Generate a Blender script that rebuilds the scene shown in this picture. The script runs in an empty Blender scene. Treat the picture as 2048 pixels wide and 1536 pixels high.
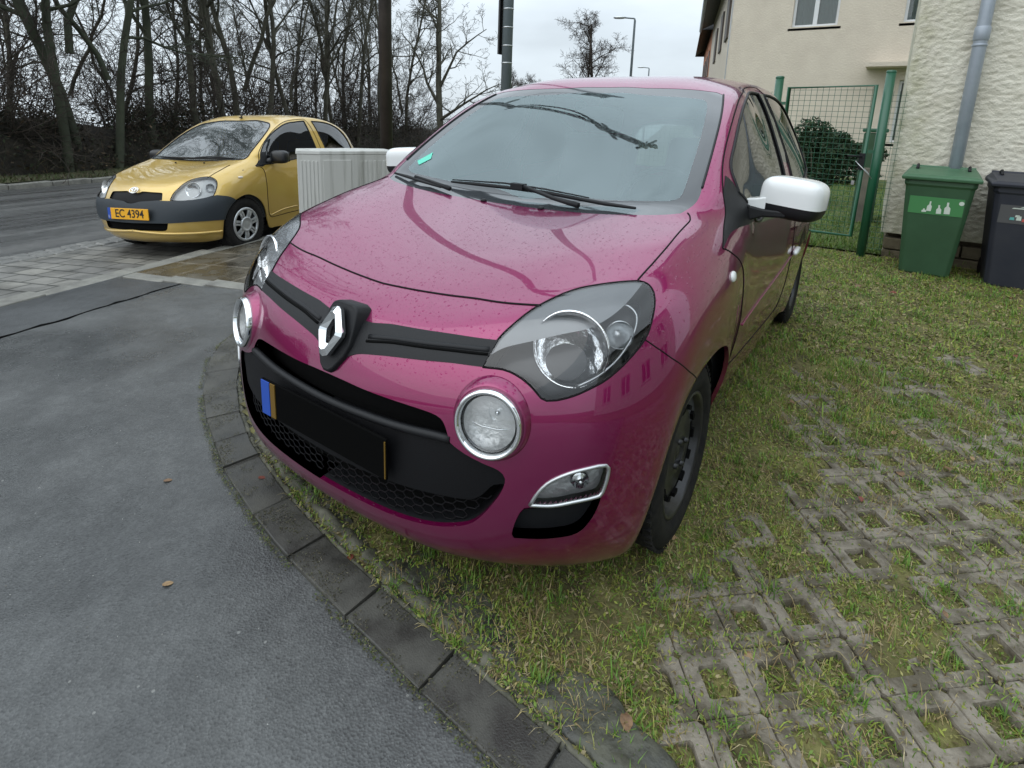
import bpy, bmesh, math, random, json
import numpy as np
from mathutils import Vector, Matrix
from mathutils.geometry import delaunay_2d_cdt
rnd = random.Random(7); RN = np.random.RandomState(11)
C = bpy.context.scene.collection
scene = bpy.context.scene
# ---------------------------------------------------------------- camera
CAM = Vector((1.1472, -0.8336, 1.2655))
ROT = Matrix(((0.820623, -0.143067, 0.553272),(0.570623, 0.152446, -0.806939),(0.031102, 0.977902, 0.206737)))          # columns: right, up, back
FPX, CX, CY = 1094.71, 1005.07, 466.05
cd = bpy.data.cameras.new('camera'); cam = bpy.data.objects.new('camera', cd); C.objects.link(cam)
cam.matrix_world = Matrix.Translation(CAM) @ ROT.to_4x4()
cd.sensor_fit = 'HORIZONTAL'; cd.sensor_width = 36.0; cd.lens = FPX / 2048 * 36
cd.shift_x = (1024 - CX) / 2048; cd.shift_y = -(768 - CY) / 2048
cd.clip_start = 0.02; cd.clip_end = 600
scene.camera = cam
# ---------------------------------------------------------------- sky and sun
SUN_EL, SUN_AZ = math.radians(42), math.radians(200)
w = bpy.data.worlds.new('World'); scene.world = w; w.use_nodes = True
nt = w.node_tree; nt.nodes.clear()
def wn(t, **k):
    n = nt.nodes.new(t)
    for a, b in k.items(): setattr(n, a, b)
    return n
wo = wn('ShaderNodeOutputWorld'); bg = wn('ShaderNodeBackground'); nt.links.new(bg.outputs[0], wo.inputs[0])
sky = wn('ShaderNodeTexSky', sky_type='NISHITA', sun_disc=False, sun_elevation=SUN_EL, sun_rotation=SUN_AZ, dust_density=2.0, air_density=1.0, ozone_density=1.0)
tc = wn('ShaderNodeTexCoord'); sep = wn('ShaderNodeSeparateXYZ'); nt.links.new(tc.outputs['Generated'], sep.inputs[0])
# overcast: cloud layer, brighter towards the zenith
ramp = wn('ShaderNodeMapRange', interpolation_type='SMOOTHSTEP'); ramp.inputs[1].default_value = -0.05; ramp.inputs[2].default_value = 0.95
ramp.inputs[3].default_value = 9.2; ramp.inputs[4].default_value = 19.0; nt.links.new(sep.outputs[2], ramp.inputs[0])
mp = wn('ShaderNodeMapping'); mp.inputs['Scale'].default_value = (1.6, 1.6, 5.0); nt.links.new(tc.outputs['Generated'], mp.inputs[0])
nz = wn('ShaderNodeTexNoise'); nz.inputs['Scale'].default_value = 2.2; nz.inputs['Detail'].default_value = 5; nz.inputs['Roughness'].default_value = .5
nt.links.new(mp.outputs[0], nz.inputs[0])
cr = wn('ShaderNodeMapRange'); cr.inputs[1].default_value = .3; cr.inputs[2].default_value = .7; cr.inputs[3].default_value = .88; cr.inputs[4].default_value = 1.12
nt.links.new(nz.outputs[0], cr.inputs[0])
mul = wn('ShaderNodeMath', operation='MULTIPLY'); nt.links.new(ramp.outputs[0], mul.inputs[0]); nt.links.new(cr.outputs[0], mul.inputs[1])
cc = wn('ShaderNodeVectorMath', operation='SCALE'); cc.inputs[0].default_value = (0.86, 0.96, 1.04); nt.links.new(mul.outputs[0], cc.inputs['Scale'])
mx = wn('ShaderNodeMix', data_type='RGBA'); mx.inputs[0].default_value = 0.9; nt.links.new(sky.outputs[0], mx.inputs[6]); nt.links.new(cc.outputs[0], mx.inputs[7])
nt.links.new(mx.outputs[2], bg.inputs[0]); bg.inputs[1].default_value = 0.1
sl = bpy.data.lights.new('sun', 'SUN'); sl.energy = 0.8; sl.angle = math.radians(75); sl.color = (1, .97, .93)
so = bpy.data.objects.new('sun', sl); C.objects.link(so)
so.rotation_euler = (math.pi/2 - SUN_EL, 0, math.pi - SUN_AZ + math.pi)
sd = Vector((math.sin(SUN_AZ)*math.cos(SUN_EL), math.cos(SUN_AZ)*math.cos(SUN_EL), math.sin(SUN_EL)))
so.rotation_euler = sd.to_track_quat('Z', 'Y').to_euler()
scene.view_settings.view_transform = 'Standard'; scene.view_settings.look = 'None'
scene.view_settings.exposure = 0.0; scene.view_settings.gamma = 1
scene.cycles.max_bounces = 8; scene.cycles.transparent_max_bounces = 16; scene.cycles.glossy_bounces = 4
scene.cycles.caustics_reflective = False; scene.cycles.caustics_refractive = False
scene.cycles.sample_clamp_indirect = 6

# ---------------------------------------------------------------- helpers
def tag(o, label=None, cat=None, group=None, kind=None):
    if label: o['label'] = label
    if cat: o['category'] = cat
    if group: o['group'] = group
    if kind: o['kind'] = kind
    return o
def thing(name, label, cat, loc=(0,0,0), rotz=0, group=None, rot=None):
    o = bpy.data.objects.new(name, None); C.objects.link(o); o.empty_display_size = .1
    o.location = loc; o.rotation_euler = rot if rot else (0,0,rotz)
    return tag(o, label, cat, group)
def mkobj(name, me, m=None, parent=None):
    o = bpy.data.objects.new(name, me); C.objects.link(o)
    if m:
        for k in (m if isinstance(m, (list, tuple)) else [m]): me.materials.append(k)
    if parent: o.parent = parent
    return o
class MB:
    """mesh bag: collects verts and faces"""
    def __init__(s): s.v=[]; s.f=[]; s.mi=[]; s.sm=[]; s.cur=0; s.smooth=False
    def add(s, vs, fs):
        b=len(s.v); s.v+= [tuple(x) for x in vs]
        for f in fs: s.f.append([b+i for i in f]); s.mi.append(s.cur); s.sm.append(s.smooth)
        return b
    def box(s, c, d, rz=0, M=None):
        hx,hy,hz=d[0]/2,d[1]/2,d[2]/2; vs=[]
        cs,sn=math.cos(rz),math.sin(rz)
        for z in (-hz,hz):
            for x,y in ((-hx,-hy),(hx,-hy),(hx,hy),(-hx,hy)):
                p=Vector((c[0]+cs*x-sn*y, c[1]+sn*x+cs*y, c[2]+z))
                if M: p=M@Vector((x,y,z))+Vector(c)
                vs.append(p)
        s.add(vs,[(3,2,1,0),(4,5,6,7),(0,1,5,4),(1,2,6,5),(2,3,7,6),(3,0,4,7)])
    def prism(s, poly, z0, z1, top=1.0):
        n=len(poly); cx=sum(p[0] for p in poly)/n; cy=sum(p[1] for p in poly)/n
        vs=[(p[0],p[1],z0) for p in poly]+[(cx+(p[0]-cx)*top,cy+(p[1]-cy)*top,z1) for p in poly]
        s.add(vs,[list(range(n))[::-1],list(range(n,2*n))]+[(i,(i+1)%n,n+(i+1)%n,n+i) for i in range(n)])
    def tube(s, pts, rad, n=6, cap=True, closed=False):
        pts=[Vector(p) for p in pts]; m=len(pts)
        if not hasattr(rad,'__len__'): rad=[rad]*m
        vs=[]; up=None
        for i,p in enumerate(pts):
            if closed: t=pts[(i+1)%m]-pts[i-1]
            else: t=pts[min(i+1,m-1)]-pts[max(i-1,0)]
            if t.length<1e-9: t=Vector((0,0,1))
            t.normalize()
            if up is None: up=t.orthogonal().normalized()
            up=(up-t*up.dot(t)); up = up.normalized() if up.length>1e-6 else t.orthogonal().normalized()
            b=t.cross(up)
            for k in range(n):
                a=2*math.pi*k/n; vs.append(p+(up*math.cos(a)+b*math.sin(a))*rad[i])
        fs=[]
        for i in range(m if closed else m-1):
            j=(i+1)%m
            for k in range(n): fs.append((i*n+k,i*n+(k+1)%n,j*n+(k+1)%n,j*n+k))
        if cap and not closed: fs+= [list(range(n))[::-1], [(m-1)*n+k for k in range(n)]]
        o=s.smooth; s.smooth=True; s.add(vs,fs); s.smooth=o
    def lathe(s, prof, n=32, M=None, smooth=True, closed=False):
        """prof: list of (radius, height) about local z"""
        vs=[]; m=len(prof)
        for r,h in prof:
            for k in range(n):
                a=2*math.pi*k/n; p=Vector((r*math.cos(a),r*math.sin(a),h)); vs.append(M@p if M else p)
        fs=[]
        for i in range(m if closed else m-1):
            j=(i+1)%m
            for k in range(n): fs.append((i*n+k,i*n+(k+1)%n,j*n+(k+1)%n,j*n+k))
        o=s.smooth; s.smooth=smooth; s.add(vs,fs); s.smooth=o
    def build(s, name, m, parent=None, bevel=0, seg=2):
        me=bpy.data.meshes.new(name); me.from_pydata(s.v,[],s.f)
        me.polygons.foreach_set('use_smooth',s.sm); me.polygons.foreach_set('material_index',s.mi)
        me.update(); o=mkobj(name,me,m,parent)
        if bevel:
            b=o.modifiers.new('bev','BEVEL'); b.width=bevel; b.segments=seg; b.limit_method='ANGLE'; b.angle_limit=math.radians(40)
        return o
def npmesh(name, V, F, m, parent=None, smooth=False, mi=None, col=None, normals=None):
    """V (n,3), F (k,3|4) numpy"""
    V=np.ascontiguousarray(V,dtype=np.float32); F=np.ascontiguousarray(F,dtype=np.int32)
    me=bpy.data.meshes.new(name); k=F.shape[1]
    me.vertices.add(len(V)); me.vertices.foreach_set('co',V.ravel())
    me.loops.add(F.size); me.loops.foreach_set('vertex_index',F.ravel())
    me.polygons.add(len(F)); me.polygons.foreach_set('loop_start',np.arange(0,F.size,k,dtype=np.int32)); me.polygons.foreach_set('loop_total',np.full(len(F),k,dtype=np.int32))
    me.polygons.foreach_set('use_smooth',np.full(len(F),smooth))
    if mi is not None: me.polygons.foreach_set('material_index',np.asarray(mi,dtype=np.int32))
    me.update(calc_edges=True)
    if col is not None:
        ca=me.color_attributes.new('tint','FLOAT_COLOR','POINT'); ca.data.foreach_set('color',np.ascontiguousarray(col,dtype=np.float32).ravel())
    if normals is not None: me.normals_split_custom_set_from_vertices([tuple(x) for x in normals])
    return mkobj(name,me,m,parent)

# ---------------------------------------------------------------- materials
def newmat(name):
    m=bpy.data.materials.new(name); m.use_nodes=True; return m, m.node_tree, m.node_tree.nodes['Principled BSDF']
def N(nt,t,**k):
    n=nt.nodes.new(t)
    for a,b in k.items():
        if a.startswith('i_'): n.inputs[a[2:].replace('_',' ')].default_value=b
        else: setattr(n,a,b)
    return n
def pmat(name, col, rough=.5, metal=0, spec=.5, coat=0, coatr=.03, var=None, vscale=8, bump=0, bscale=60, col2=None, rvar=0, emit=None, coord='Object', detail=5, vlo=.35, vhi=.65, coatior=1.5):
    m,nt,p=newmat(name)
    p.inputs['Base Color'].default_value=(*col,1); p.inputs['Roughness'].default_value=rough; p.inputs['Metallic'].default_value=metal
    p.inputs['Specular IOR Level'].default_value=spec; p.inputs['Coat Weight'].default_value=coat; p.inputs['Coat Roughness'].default_value=coatr; p.inputs['Coat IOR'].default_value=coatior
    tc=N(nt,'ShaderNodeTexCoord')
    if col2 is not None:
        n=N(nt,'ShaderNodeTexNoise'); n.inputs['Scale'].default_value=vscale; n.inputs['Detail'].default_value=detail; n.inputs['Roughness'].default_value=.62
        nt.links.new(tc.outputs[coord],n.inputs[0])
        r=N(nt,'ShaderNodeMapRange'); r.inputs[1].default_value=vlo; r.inputs[2].default_value=vhi; nt.links.new(n.outputs[0],r.inputs[0])
        x=N(nt,'ShaderNodeMix',data_type='RGBA'); x.inputs[6].default_value=(*col,1); x.inputs[7].default_value=(*col2,1)
        nt.links.new(r.outputs[0],x.inputs[0]); nt.links.new(x.outputs[2],p.inputs['Base Color'])
        if rvar:
            q=N(nt,'ShaderNodeMapRange'); q.inputs[1].default_value=vlo; q.inputs[2].default_value=vhi; q.inputs[3].default_value=max(0.02,rough-rvar); q.inputs[4].default_value=min(1,rough+rvar)
            nt.links.new(n.outputs[0],q.inputs[0]); nt.links.new(q.outputs[0],p.inputs['Roughness'])
    if bump:
        n2=N(nt,'ShaderNodeTexNoise'); n2.inputs['Scale'].default_value=bscale; n2.inputs['Detail'].default_value=6
        nt.links.new(tc.outputs[coord],n2.inputs[0])
        b=N(nt,'ShaderNodeBump'); b.inputs['Strength'].default_value=1; b.inputs['Distance'].default_value=bump
        nt.links.new(n2.outputs[0],b.inputs['Height']); nt.links.new(b.outputs[0],p.inputs['Normal'])
    if emit: p.inputs['Emission Color'].default_value=(*emit,1); p.inputs['Emission Strength'].default_value=1
    return m
def paint(name, col, flake=.5, rough=.38, drops=True, coat=1.0, sc=1.0):
    m,nt,p=newmat(name); p.inputs['Base Color'].default_value=(*col,1); p.inputs['Metallic'].default_value=flake
    p.inputs['Roughness'].default_value=rough; p.inputs['Coat Weight'].default_value=coat; p.inputs['Coat Roughness'].default_value=.02; p.inputs['Coat IOR'].default_value=1.65
    tc=N(nt,'ShaderNodeTexCoord')
    # fine flake sparkle on the base layer
    n=N(nt,'ShaderNodeTexVoronoi'); n.inputs['Scale'].default_value=900*sc; nt.links.new(tc.outputs['Object'],n.inputs[0])
    b=N(nt,'ShaderNodeBump'); b.inputs['Strength'].default_value=.22; b.inputs['Distance'].default_value=.0004; nt.links.new(n.outputs[0],b.inputs['Height'])
    nt.links.new(b.outputs[0],p.inputs['Normal'])
    # rain: two sizes of drop on the clear coat, and a soft film of road dirt
    if drops:
        hs=[]
        for s_,th,seedv in ((85,.30,0),(190,.26,3.3)):
            mp=N(nt,'ShaderNodeMapping'); mp.inputs['Location'].default_value=(seedv,seedv*.7,seedv*.3); nt.links.new(tc.outputs['Object'],mp.inputs[0])
            v=N(nt,'ShaderNodeTexVoronoi'); v.inputs['Scale'].default_value=s_*sc; v.inputs['Randomness'].default_value=1; nt.links.new(mp.outputs[0],v.inputs[0])
            gate=N(nt,'ShaderNodeMath',operation='GREATER_THAN'); gate.inputs[1].default_value=.66; 
            sp=N(nt,'ShaderNodeSeparateColor'); nt.links.new(v.outputs['Color'],sp.inputs[0]); nt.links.new(sp.outputs[0],gate.inputs[0])
            mr=N(nt,'ShaderNodeMapRange',interpolation_type='SMOOTHSTEP'); mr.inputs[1].default_value=th; mr.inputs[2].default_value=th*.45; nt.links.new(v.outputs['Distance'],mr.inputs[0])
            g=N(nt,'ShaderNodeMath',operation='MULTIPLY'); nt.links.new(mr.outputs[0],g.inputs[0]); nt.links.new(gate.outputs[0],g.inputs[1]); hs.append(g)
        a0=N(nt,'ShaderNodeMath',operation='MAXIMUM'); nt.links.new(hs[0].outputs[0],a0.inputs[0]); nt.links.new(hs[1].outputs[0],a0.inputs[1])
        sz=N(nt,'ShaderNodeSeparateXYZ'); nt.links.new(tc.outputs['Normal'],sz.inputs[0]); up=N(nt,'ShaderNodeMapRange'); up.inputs[1].default_value=.35; up.inputs[2].default_value=.7; nt.links.new(sz.outputs[2],up.inputs[0])
        a=N(nt,'ShaderNodeMath',operation='MULTIPLY'); nt.links.new(a0.outputs[0],a.inputs[0]); nt.links.new(up.outputs[0],a.inputs[1])
        b2=N(nt,'ShaderNodeBump'); b2.inputs['Strength'].default_value=.8; b2.inputs['Distance'].default_value=.006; nt.links.new(a.outputs[0],b2.inputs['Height'])
        nt.links.new(b2.outputs[0],p.inputs['Coat Normal'])
    return m
def glassmat(name, tint=(.6,.65,.65), ior=1.5, fog=0.0, fogcol=(.5,.55,.55), rough=.0, drops=False, gcol=(1,1,1)):
    m,nt,p=newmat(name); nt.nodes.remove(p); out=[n for n in nt.nodes if n.type=='OUTPUT_MATERIAL'][0]
    tr=N(nt,'ShaderNodeBsdfTransparent'); tr.inputs[0].default_value=(*tint,1)
    gl=N(nt,'ShaderNodeBsdfGlossy'); gl.inputs['Roughness'].default_value=rough; gl.inputs[0].default_value=(*gcol,1)
    fr=N(nt,'ShaderNodeFresnel'); fr.inputs[0].default_value=ior
    a=tr
    if fog>0:
        df=N(nt,'ShaderNodeBsdfDiffuse'); df.inputs[0].default_value=(*fogcol,1)
        mf=N(nt,'ShaderNodeMixShader'); nt.links.new(tr.outputs[0],mf.inputs[1]); nt.links.new(df.outputs[0],mf.inputs[2])
        n=N(nt,'ShaderNodeTexNoise'); n.inputs['Scale'].default_value=3; n.inputs['Detail'].default_value=4
        tc=N(nt,'ShaderNodeTexCoord'); nt.links.new(tc.outputs['Object'],n.inputs[0])
        r=N(nt,'ShaderNodeMapRange'); r.inputs[1].default_value=.3; r.inputs[2].default_value=.7; r.inputs[3].default_value=fog*.6; r.inputs[4].default_value=fog*1.3
        nt.links.new(n.outputs[0],r.inputs[0]); nt.links.new(r.outputs[0],mf.inputs[0]); a=mf
    ms=N(nt,'ShaderNodeMixShader'); nt.links.new(fr.outputs[0],ms.inputs[0]); nt.links.new(a.outputs[0],ms.inputs[1]); nt.links.new(gl.outputs[0],ms.inputs[2])
    nt.links.new(ms.outputs[0],out.inputs[0])
    if drops:
        tc=N(nt,'ShaderNodeTexCoord'); v=N(nt,'ShaderNodeTexVoronoi'); v.inputs['Scale'].default_value=260; nt.links.new(tc.outputs['Object'],v.inputs[0])
        mr=N(nt,'ShaderNodeMapRange'); mr.inputs[1].default_value=.3; mr.inputs[2].default_value=.1; nt.links.new(v.outputs['Distance'],mr.inputs[0])
        b=N(nt,'ShaderNodeBump'); b.inputs['Strength'].default_value=.12; b.inputs['Distance'].default_value=.001; nt.links.new(mr.outputs[0],b.inputs['Height']); nt.links.new(b.outputs[0],gl.inputs['Normal'])
    return m
M={}
M['magenta']=paint('magenta_paint',(.235,.002,.078),flake=.70,rough=.32)
M['gold']=paint('gold_paint',(.60,.40,.09),flake=.45,rough=.4,sc=.6)
M['black_plastic']=pmat('black_plastic',(.010,.0105,.012),.48,spec=.3,bump=.0004,bscale=500)
M['gloss_black']=pmat('gloss_black',(.01,.01,.012),.12,coat=.5)
M['bumper_grey']=pmat('bumper_grey',(.022,.030,.038),.5,bump=.0006,bscale=400)
M['rubber']=pmat('rubber',(.009,.009,.010),.8,spec=.2,col2=(.02,.019,.017),vscale=30,bump=.0008,bscale=300)
M['void']=pmat('void_black',(.004,.004,.004),.9,spec=.1)
M['seam']=pmat('seam_black',(.006,.004,.005),.8,spec=.2)
M['chrome']=pmat('chrome',(.85,.87,.88),.06,metal=1)
M['satin']=pmat('satin_silver',(.55,.57,.58),.3,metal=.9)
M['reflector']=pmat('reflector',(.92,.93,.94),.16,metal=1,bump=.0015,bscale=40)
M['hubcap']=pmat('hubcap_silver',(.5,.52,.53),.35,metal=.6,coat=.3)
M['steel_black']=pmat('steel_black',(.012,.012,.014),.4,metal=.2,coat=.15,col2=(.03,.03,.032),vscale=14)
M['glass_ws']=glassmat('windshield_glass',(.75,.85,.85),ior=2.4,fog=.03,fogcol=(.35,.46,.46),gcol=(.84,.98,1.0),rough=.0,drops=True)
M['glass_side']=glassmat('side_glass',(.22,.26,.25),ior=2.0,drops=False)
M['glass_lamp']=glassmat('lamp_glass',(.98,.985,.985),ior=1.65,drops=False)
M['frit']=pmat('frit',(.05,.055,.06),.08,coat=.6)
M['interior']=pmat('interior',(.055,.058,.06),.8,spec=.2)
M['seat']=pmat('seat_cloth',(.20,.21,.22),.9)
M['white_paint']=pmat('white_paint',(.78,.80,.80),.25,coat=.7)
M['plate_black']=pmat('plate_black',(.003,.003,.003),.9,spec=.05)
M['plate_amber']=pmat('plate_amber',(.16,.09,.01),.5)
M['plate_yellow']=pmat('plate_yellow',(.85,.42,.02),.4)
M['plate_blue']=pmat('plate_blue',(.02,.08,.42),.4)
M['ink']=pmat('ink_black',(.01,.01,.01),.5)
M['amberlens']=pmat('amber_lens',(.5,.2,.05),.15,coat=1)
M['greenstick']=pmat('sticker_green',(.12,.6,.45),.5)
# ================================================================ cars: one smooth surface, cut into panels
class Surf:
    def __init__(s,net):
        A=np.array(net,float); s.nu,s.nv=A.shape[:2]
        m=A[:,1].copy(); m[:,0]*=-1
        A=np.concatenate([m[:,None],A,(2*A[:,-1]-A[:,-2])[:,None]],1)
        s.N=np.concatenate([(2*A[0]-A[1])[None],A,(2*A[-1]-A[-2])[None]],0)
        s.umax=s.nu-1; s.vmax=s.nv-1
        p,n=s._ev(np.array([15.]),np.array([7.])); s.sg=1 if n[0,0]>0 else -1
    @staticmethod
    def B(t): return np.stack([(1-t)**3/6,(3*t**3-6*t**2+4)/6,(-3*t**3+3*t**2+3*t+1)/6,t**3/6],-1)
    @staticmethod
    def D(t): return np.stack([-(1-t)**2/2,(3*t**2-4*t)/2,(-3*t**2+2*t+1)/2,t**2/2],-1)
    def _ev(s,u,v):
        u=np.clip(np.asarray(u,float),0,s.umax-1e-9); v=np.clip(np.asarray(v,float),0,s.vmax-1e-9)
        i=u.astype(int); j=v.astype(int); a=u-i; b=v-j
        G=s.N[i[...,None,None]+np.arange(4)[:,None], j[...,None,None]+np.arange(4)[None,:]]
        Bu,Bv=s.B(a),s.B(b)
        p=np.einsum('...i,...j,...ijk->...k',Bu,Bv,G)
        du=np.einsum('...i,...j,...ijk->...k',s.D(a),Bv,G); dv=np.einsum('...i,...j,...ijk->...k',Bu,s.D(b),G)
        n=np.cross(du,dv); n/=np.linalg.norm(n,axis=-1,keepdims=True)+1e-12
        return p,n
    def ev(s,u,v,off=0):
        p,n=s._ev(u,v); n=n*s.sg
        if np.ndim(off)>0: return p+n*np.asarray(off)[:,None],n
        return p+n*off,n
    def pt(s,u,v,off=0,side=1):
        p,n=s.ev(np.array([u]),np.array([v]),off); return Vector(p[0]*[side,1,1]),Vector(n[0]*[side,1,1])
def smoothline(L,closed,step=.07,corner=50):
    L=[np.array(p,float) for p in L]; n=len(L); out=[]
    W=np.array([1,1.2])
    def ang(i):
        a=(L[i]-L[(i-1)%n])*W; b=(L[(i+1)%n]-L[i])*W
        c=a@b/(np.linalg.norm(a)*np.linalg.norm(b)+1e-9); return math.degrees(math.acos(max(-1,min(1,c))))
    cor=[(not closed and (i==0 or i==n-1)) or ang(i)>corner or (L[i][1]<=1e-6) for i in range(n)]
    for i in range(n if closed else n-1):
        a,b=L[i],L[(i+1)%n]
        ta=(b-L[(i-1)%n])/2 if not cor[i] else (b-a)
        tb=(L[(i+2)%n]-a)/2 if not cor[(i+1)%n] else (b-a)
        d=np.linalg.norm(b-a); 
        la=np.linalg.norm(ta)+1e-9; lb=np.linalg.norm(tb)+1e-9
        ta=ta/la*min(la,d); tb=tb/lb*min(lb,d)
        k=max(1,int(d/step))
        if a[1]<=1e-6 and b[1]<=1e-6: ta=tb=b-a
        for j in range(k):
            t=j/k; h=(2*t**3-3*t**2+1)*a+(t**3-2*t**2+t)*ta+(-2*t**3+3*t**2)*b+(t**3-t**2)*tb
            h[1]=max(h[1],0); out.append(h)
    if not closed: out.append(L[-1])
    return out
def inpoly(P,poly):
    x,y=P[:,0],P[:,1]; r=np.zeros(len(P),bool); n=len(poly)
    for i in range(n):
        x1,y1=poly[i]; x2,y2=poly[(i+1)%n]
        if y1==y2: continue
        c=((y1>y)!=(y2>y))&(x<(x2-x1)*(y-y1)/(y2-y1)+x1); r^=c
    return r
class Shell:
    def __init__(s,S,polys,du=.16,dv=.12):
        s.S=S; s.polys={}
        P=[];E=[]
        nu=int(S.umax/du); nv=int(S.vmax/dv)
        us=np.linspace(0,S.umax,nu+1); vs=np.linspace(0,S.vmax,nv+1)
        for i,u in enumerate(us):
            for j,v in enumerate(vs): P.append((u,v))
        idx=lambda i,j:i*(nv+1)+j
        for i in range(nu): E+= [(idx(i,0),idx(i+1,0)),(idx(i,nv),idx(i+1,nv))]
        for j in range(nv): E+= [(idx(0,j),idx(0,j+1)),(idx(nu,j),idx(nu,j+1))]
        for k,L in polys.items():
            L=smoothline(L,True) if not k.startswith('_') else [np.array(p,float) for p in L]
            k=k.lstrip('_')
            L=[np.array([min(max(p[0],0),S.umax),min(max(p[1],0),S.vmax)]) for p in L]
            s.polys[k]=L; b=len(P); P+=[tuple(p) for p in L]; m=len(L)
            E+=[(b+i,b+(i+1)%m) for i in range(m)]
        r=delaunay_2d_cdt([Vector(p) for p in P],E,[],0,1e-5)
        s.uv=np.array([tuple(v) for v in r[0]]); s.F=np.array([f for f in r[2] if len(f)==3])
        a,b,c=(s.uv[s.F[:,i]] for i in range(3))
        ar=(b[:,0]-a[:,0])*(c[:,1]-a[:,1])-(b[:,1]-a[:,1])*(c[:,0]-a[:,0])
        s.F[ar<0]=s.F[ar<0][:,::-1]; s.F=s.F[np.abs(ar)>1e-9]
        cen=s.uv[s.F].mean(1)
        s.mask={k:inpoly(cen,L) for k,L in s.polys.items()}
        # orientation of triangles against the outward normal
        p,n=S.ev(s.uv[:,0],s.uv[:,1]); f=s.F[len(s.F)//2]; g=np.cross(p[f[1]]-p[f[0]],p[f[2]]-p[f[0]])
        s.flip=(g@n[f[0]])<0
    def sel(s,inc,exc=()):
        m=np.ones(len(s.F),bool) if inc is None else np.zeros(len(s.F),bool)
        if inc: 
            for k in ([inc] if isinstance(inc,str) else inc): m|=s.mask[k]
        for k in exc: m&=~s.mask[k]
        return m
    def make(s,name,m,mat,parent,off=0,skirt=0,skirt0=0,sides=(1,-1),join=True,surface=True,skirtmat=None,inset=0,smat=None):
        """mesh of the masked triangles; skirt = depth of the rim turned inwards"""
        F=s.F[m]; 
        if len(F)==0: return None
        ids,inv=np.unique(F,return_inverse=True); F=inv.reshape(F.shape)
        uv=s.uv[ids]; p,n=s.S.ev(uv[:,0],uv[:,1],off)
        V=[];NN=[];FF=[];MI=[];base=0
        e=np.concatenate([F[:,[0,1]],F[:,[1,2]],F[:,[2,0]]]); key=np.sort(e,1); kk=key[:,0]*10**6+key[:,1]
        u_,c_=np.unique(kk,return_counts=True); bd=e[np.isin(kk,u_[c_==1])]
        bd=bd[~((uv[bd[:,0],1]<1e-6)&(uv[bd[:,1],1]<1e-6))]
        objs=[]
        for sd in sides:
            q=p*[sd,1,1]; nn=n*[sd,1,1]; f=F if (s.flip==(sd<0)) else F[:,::-1]
            if surface:
                V.append(q);NN.append(nn);FF.append(f+base);MI.append(np.zeros(len(f),int)); base+=len(q)
            if skirt:
                a,b=bd[:,0],bd[:,1]
                t=q[b]-q[a]; wn=np.cross(nn[a],t); wn/=np.linalg.norm(wn,axis=1,keepdims=True)+1e-9
                if sd<0: wn=-wn
                # smooth the wall normals per boundary vertex
                acc={}
                for k in range(len(a)):
                    acc[a[k]]=acc.get(a[k],0)+wn[k]; acc[b[k]]=acc.get(b[k],0)+wn[k]
                vid={k:i for i,k in enumerate(acc)}; K=np.array(list(acc)); WN=np.array([acc[k]/(np.linalg.norm(acc[k])+1e-9) for k in K])
                top=q[K]-nn[K]*skirt0; bot=q[K]-nn[K]*skirt
                V+=[top,bot];NN+=[WN,WN]; ia=np.array([vid[x] for x in a]); ib=np.array([vid[x] for x in b]); m_=len(K)
                t1=np.stack([ia,ib,ib+m_],1)+base; t2=np.stack([ia,ib+m_,ia+m_],1)+base
                FF+=[t1,t2];MI.append(np.full(2*len(a),1 if skirtmat else 0)); base+=2*m_
            if not join:
                o=npmesh(name,np.concatenate(V),np.concatenate(FF),[mat]+([skirtmat] if skirtmat else []),parent,True,np.concatenate(MI),normals=np.concatenate(NN)); objs.append(o)
                V=[];NN=[];FF=[];MI=[];base=0
        if join:
            return npmesh(name,np.concatenate(V),np.concatenate(FF),[mat]+([skirtmat] if skirtmat else []),parent,True,np.concatenate(MI),normals=np.concatenate(NN))
        return objs
    def line(s,L,off=0,side=1,smooth=True):
        L=smoothline(L,False,.08) if smooth else L
        return [s.S.pt(p[0],p[1],off,side)[0] for p in L]
def frame_at(p,axis,up=Vector((0,0,1))):
    z=axis.normalized(); x=up.cross(z); x=x.normalized() if x.length>1e-6 else Vector((1,0,0)); y=z.cross(x)
    Mx=Matrix((x,y,z)).transposed().to_4x4(); Mx.translation=p; return Mx
def lathe_obj(name,prof,mat,parent,Mx,n=40,smooth=True):
    b=MB(); b.lathe(prof,n,Mx,smooth); return b.build(name,mat,parent)
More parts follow.
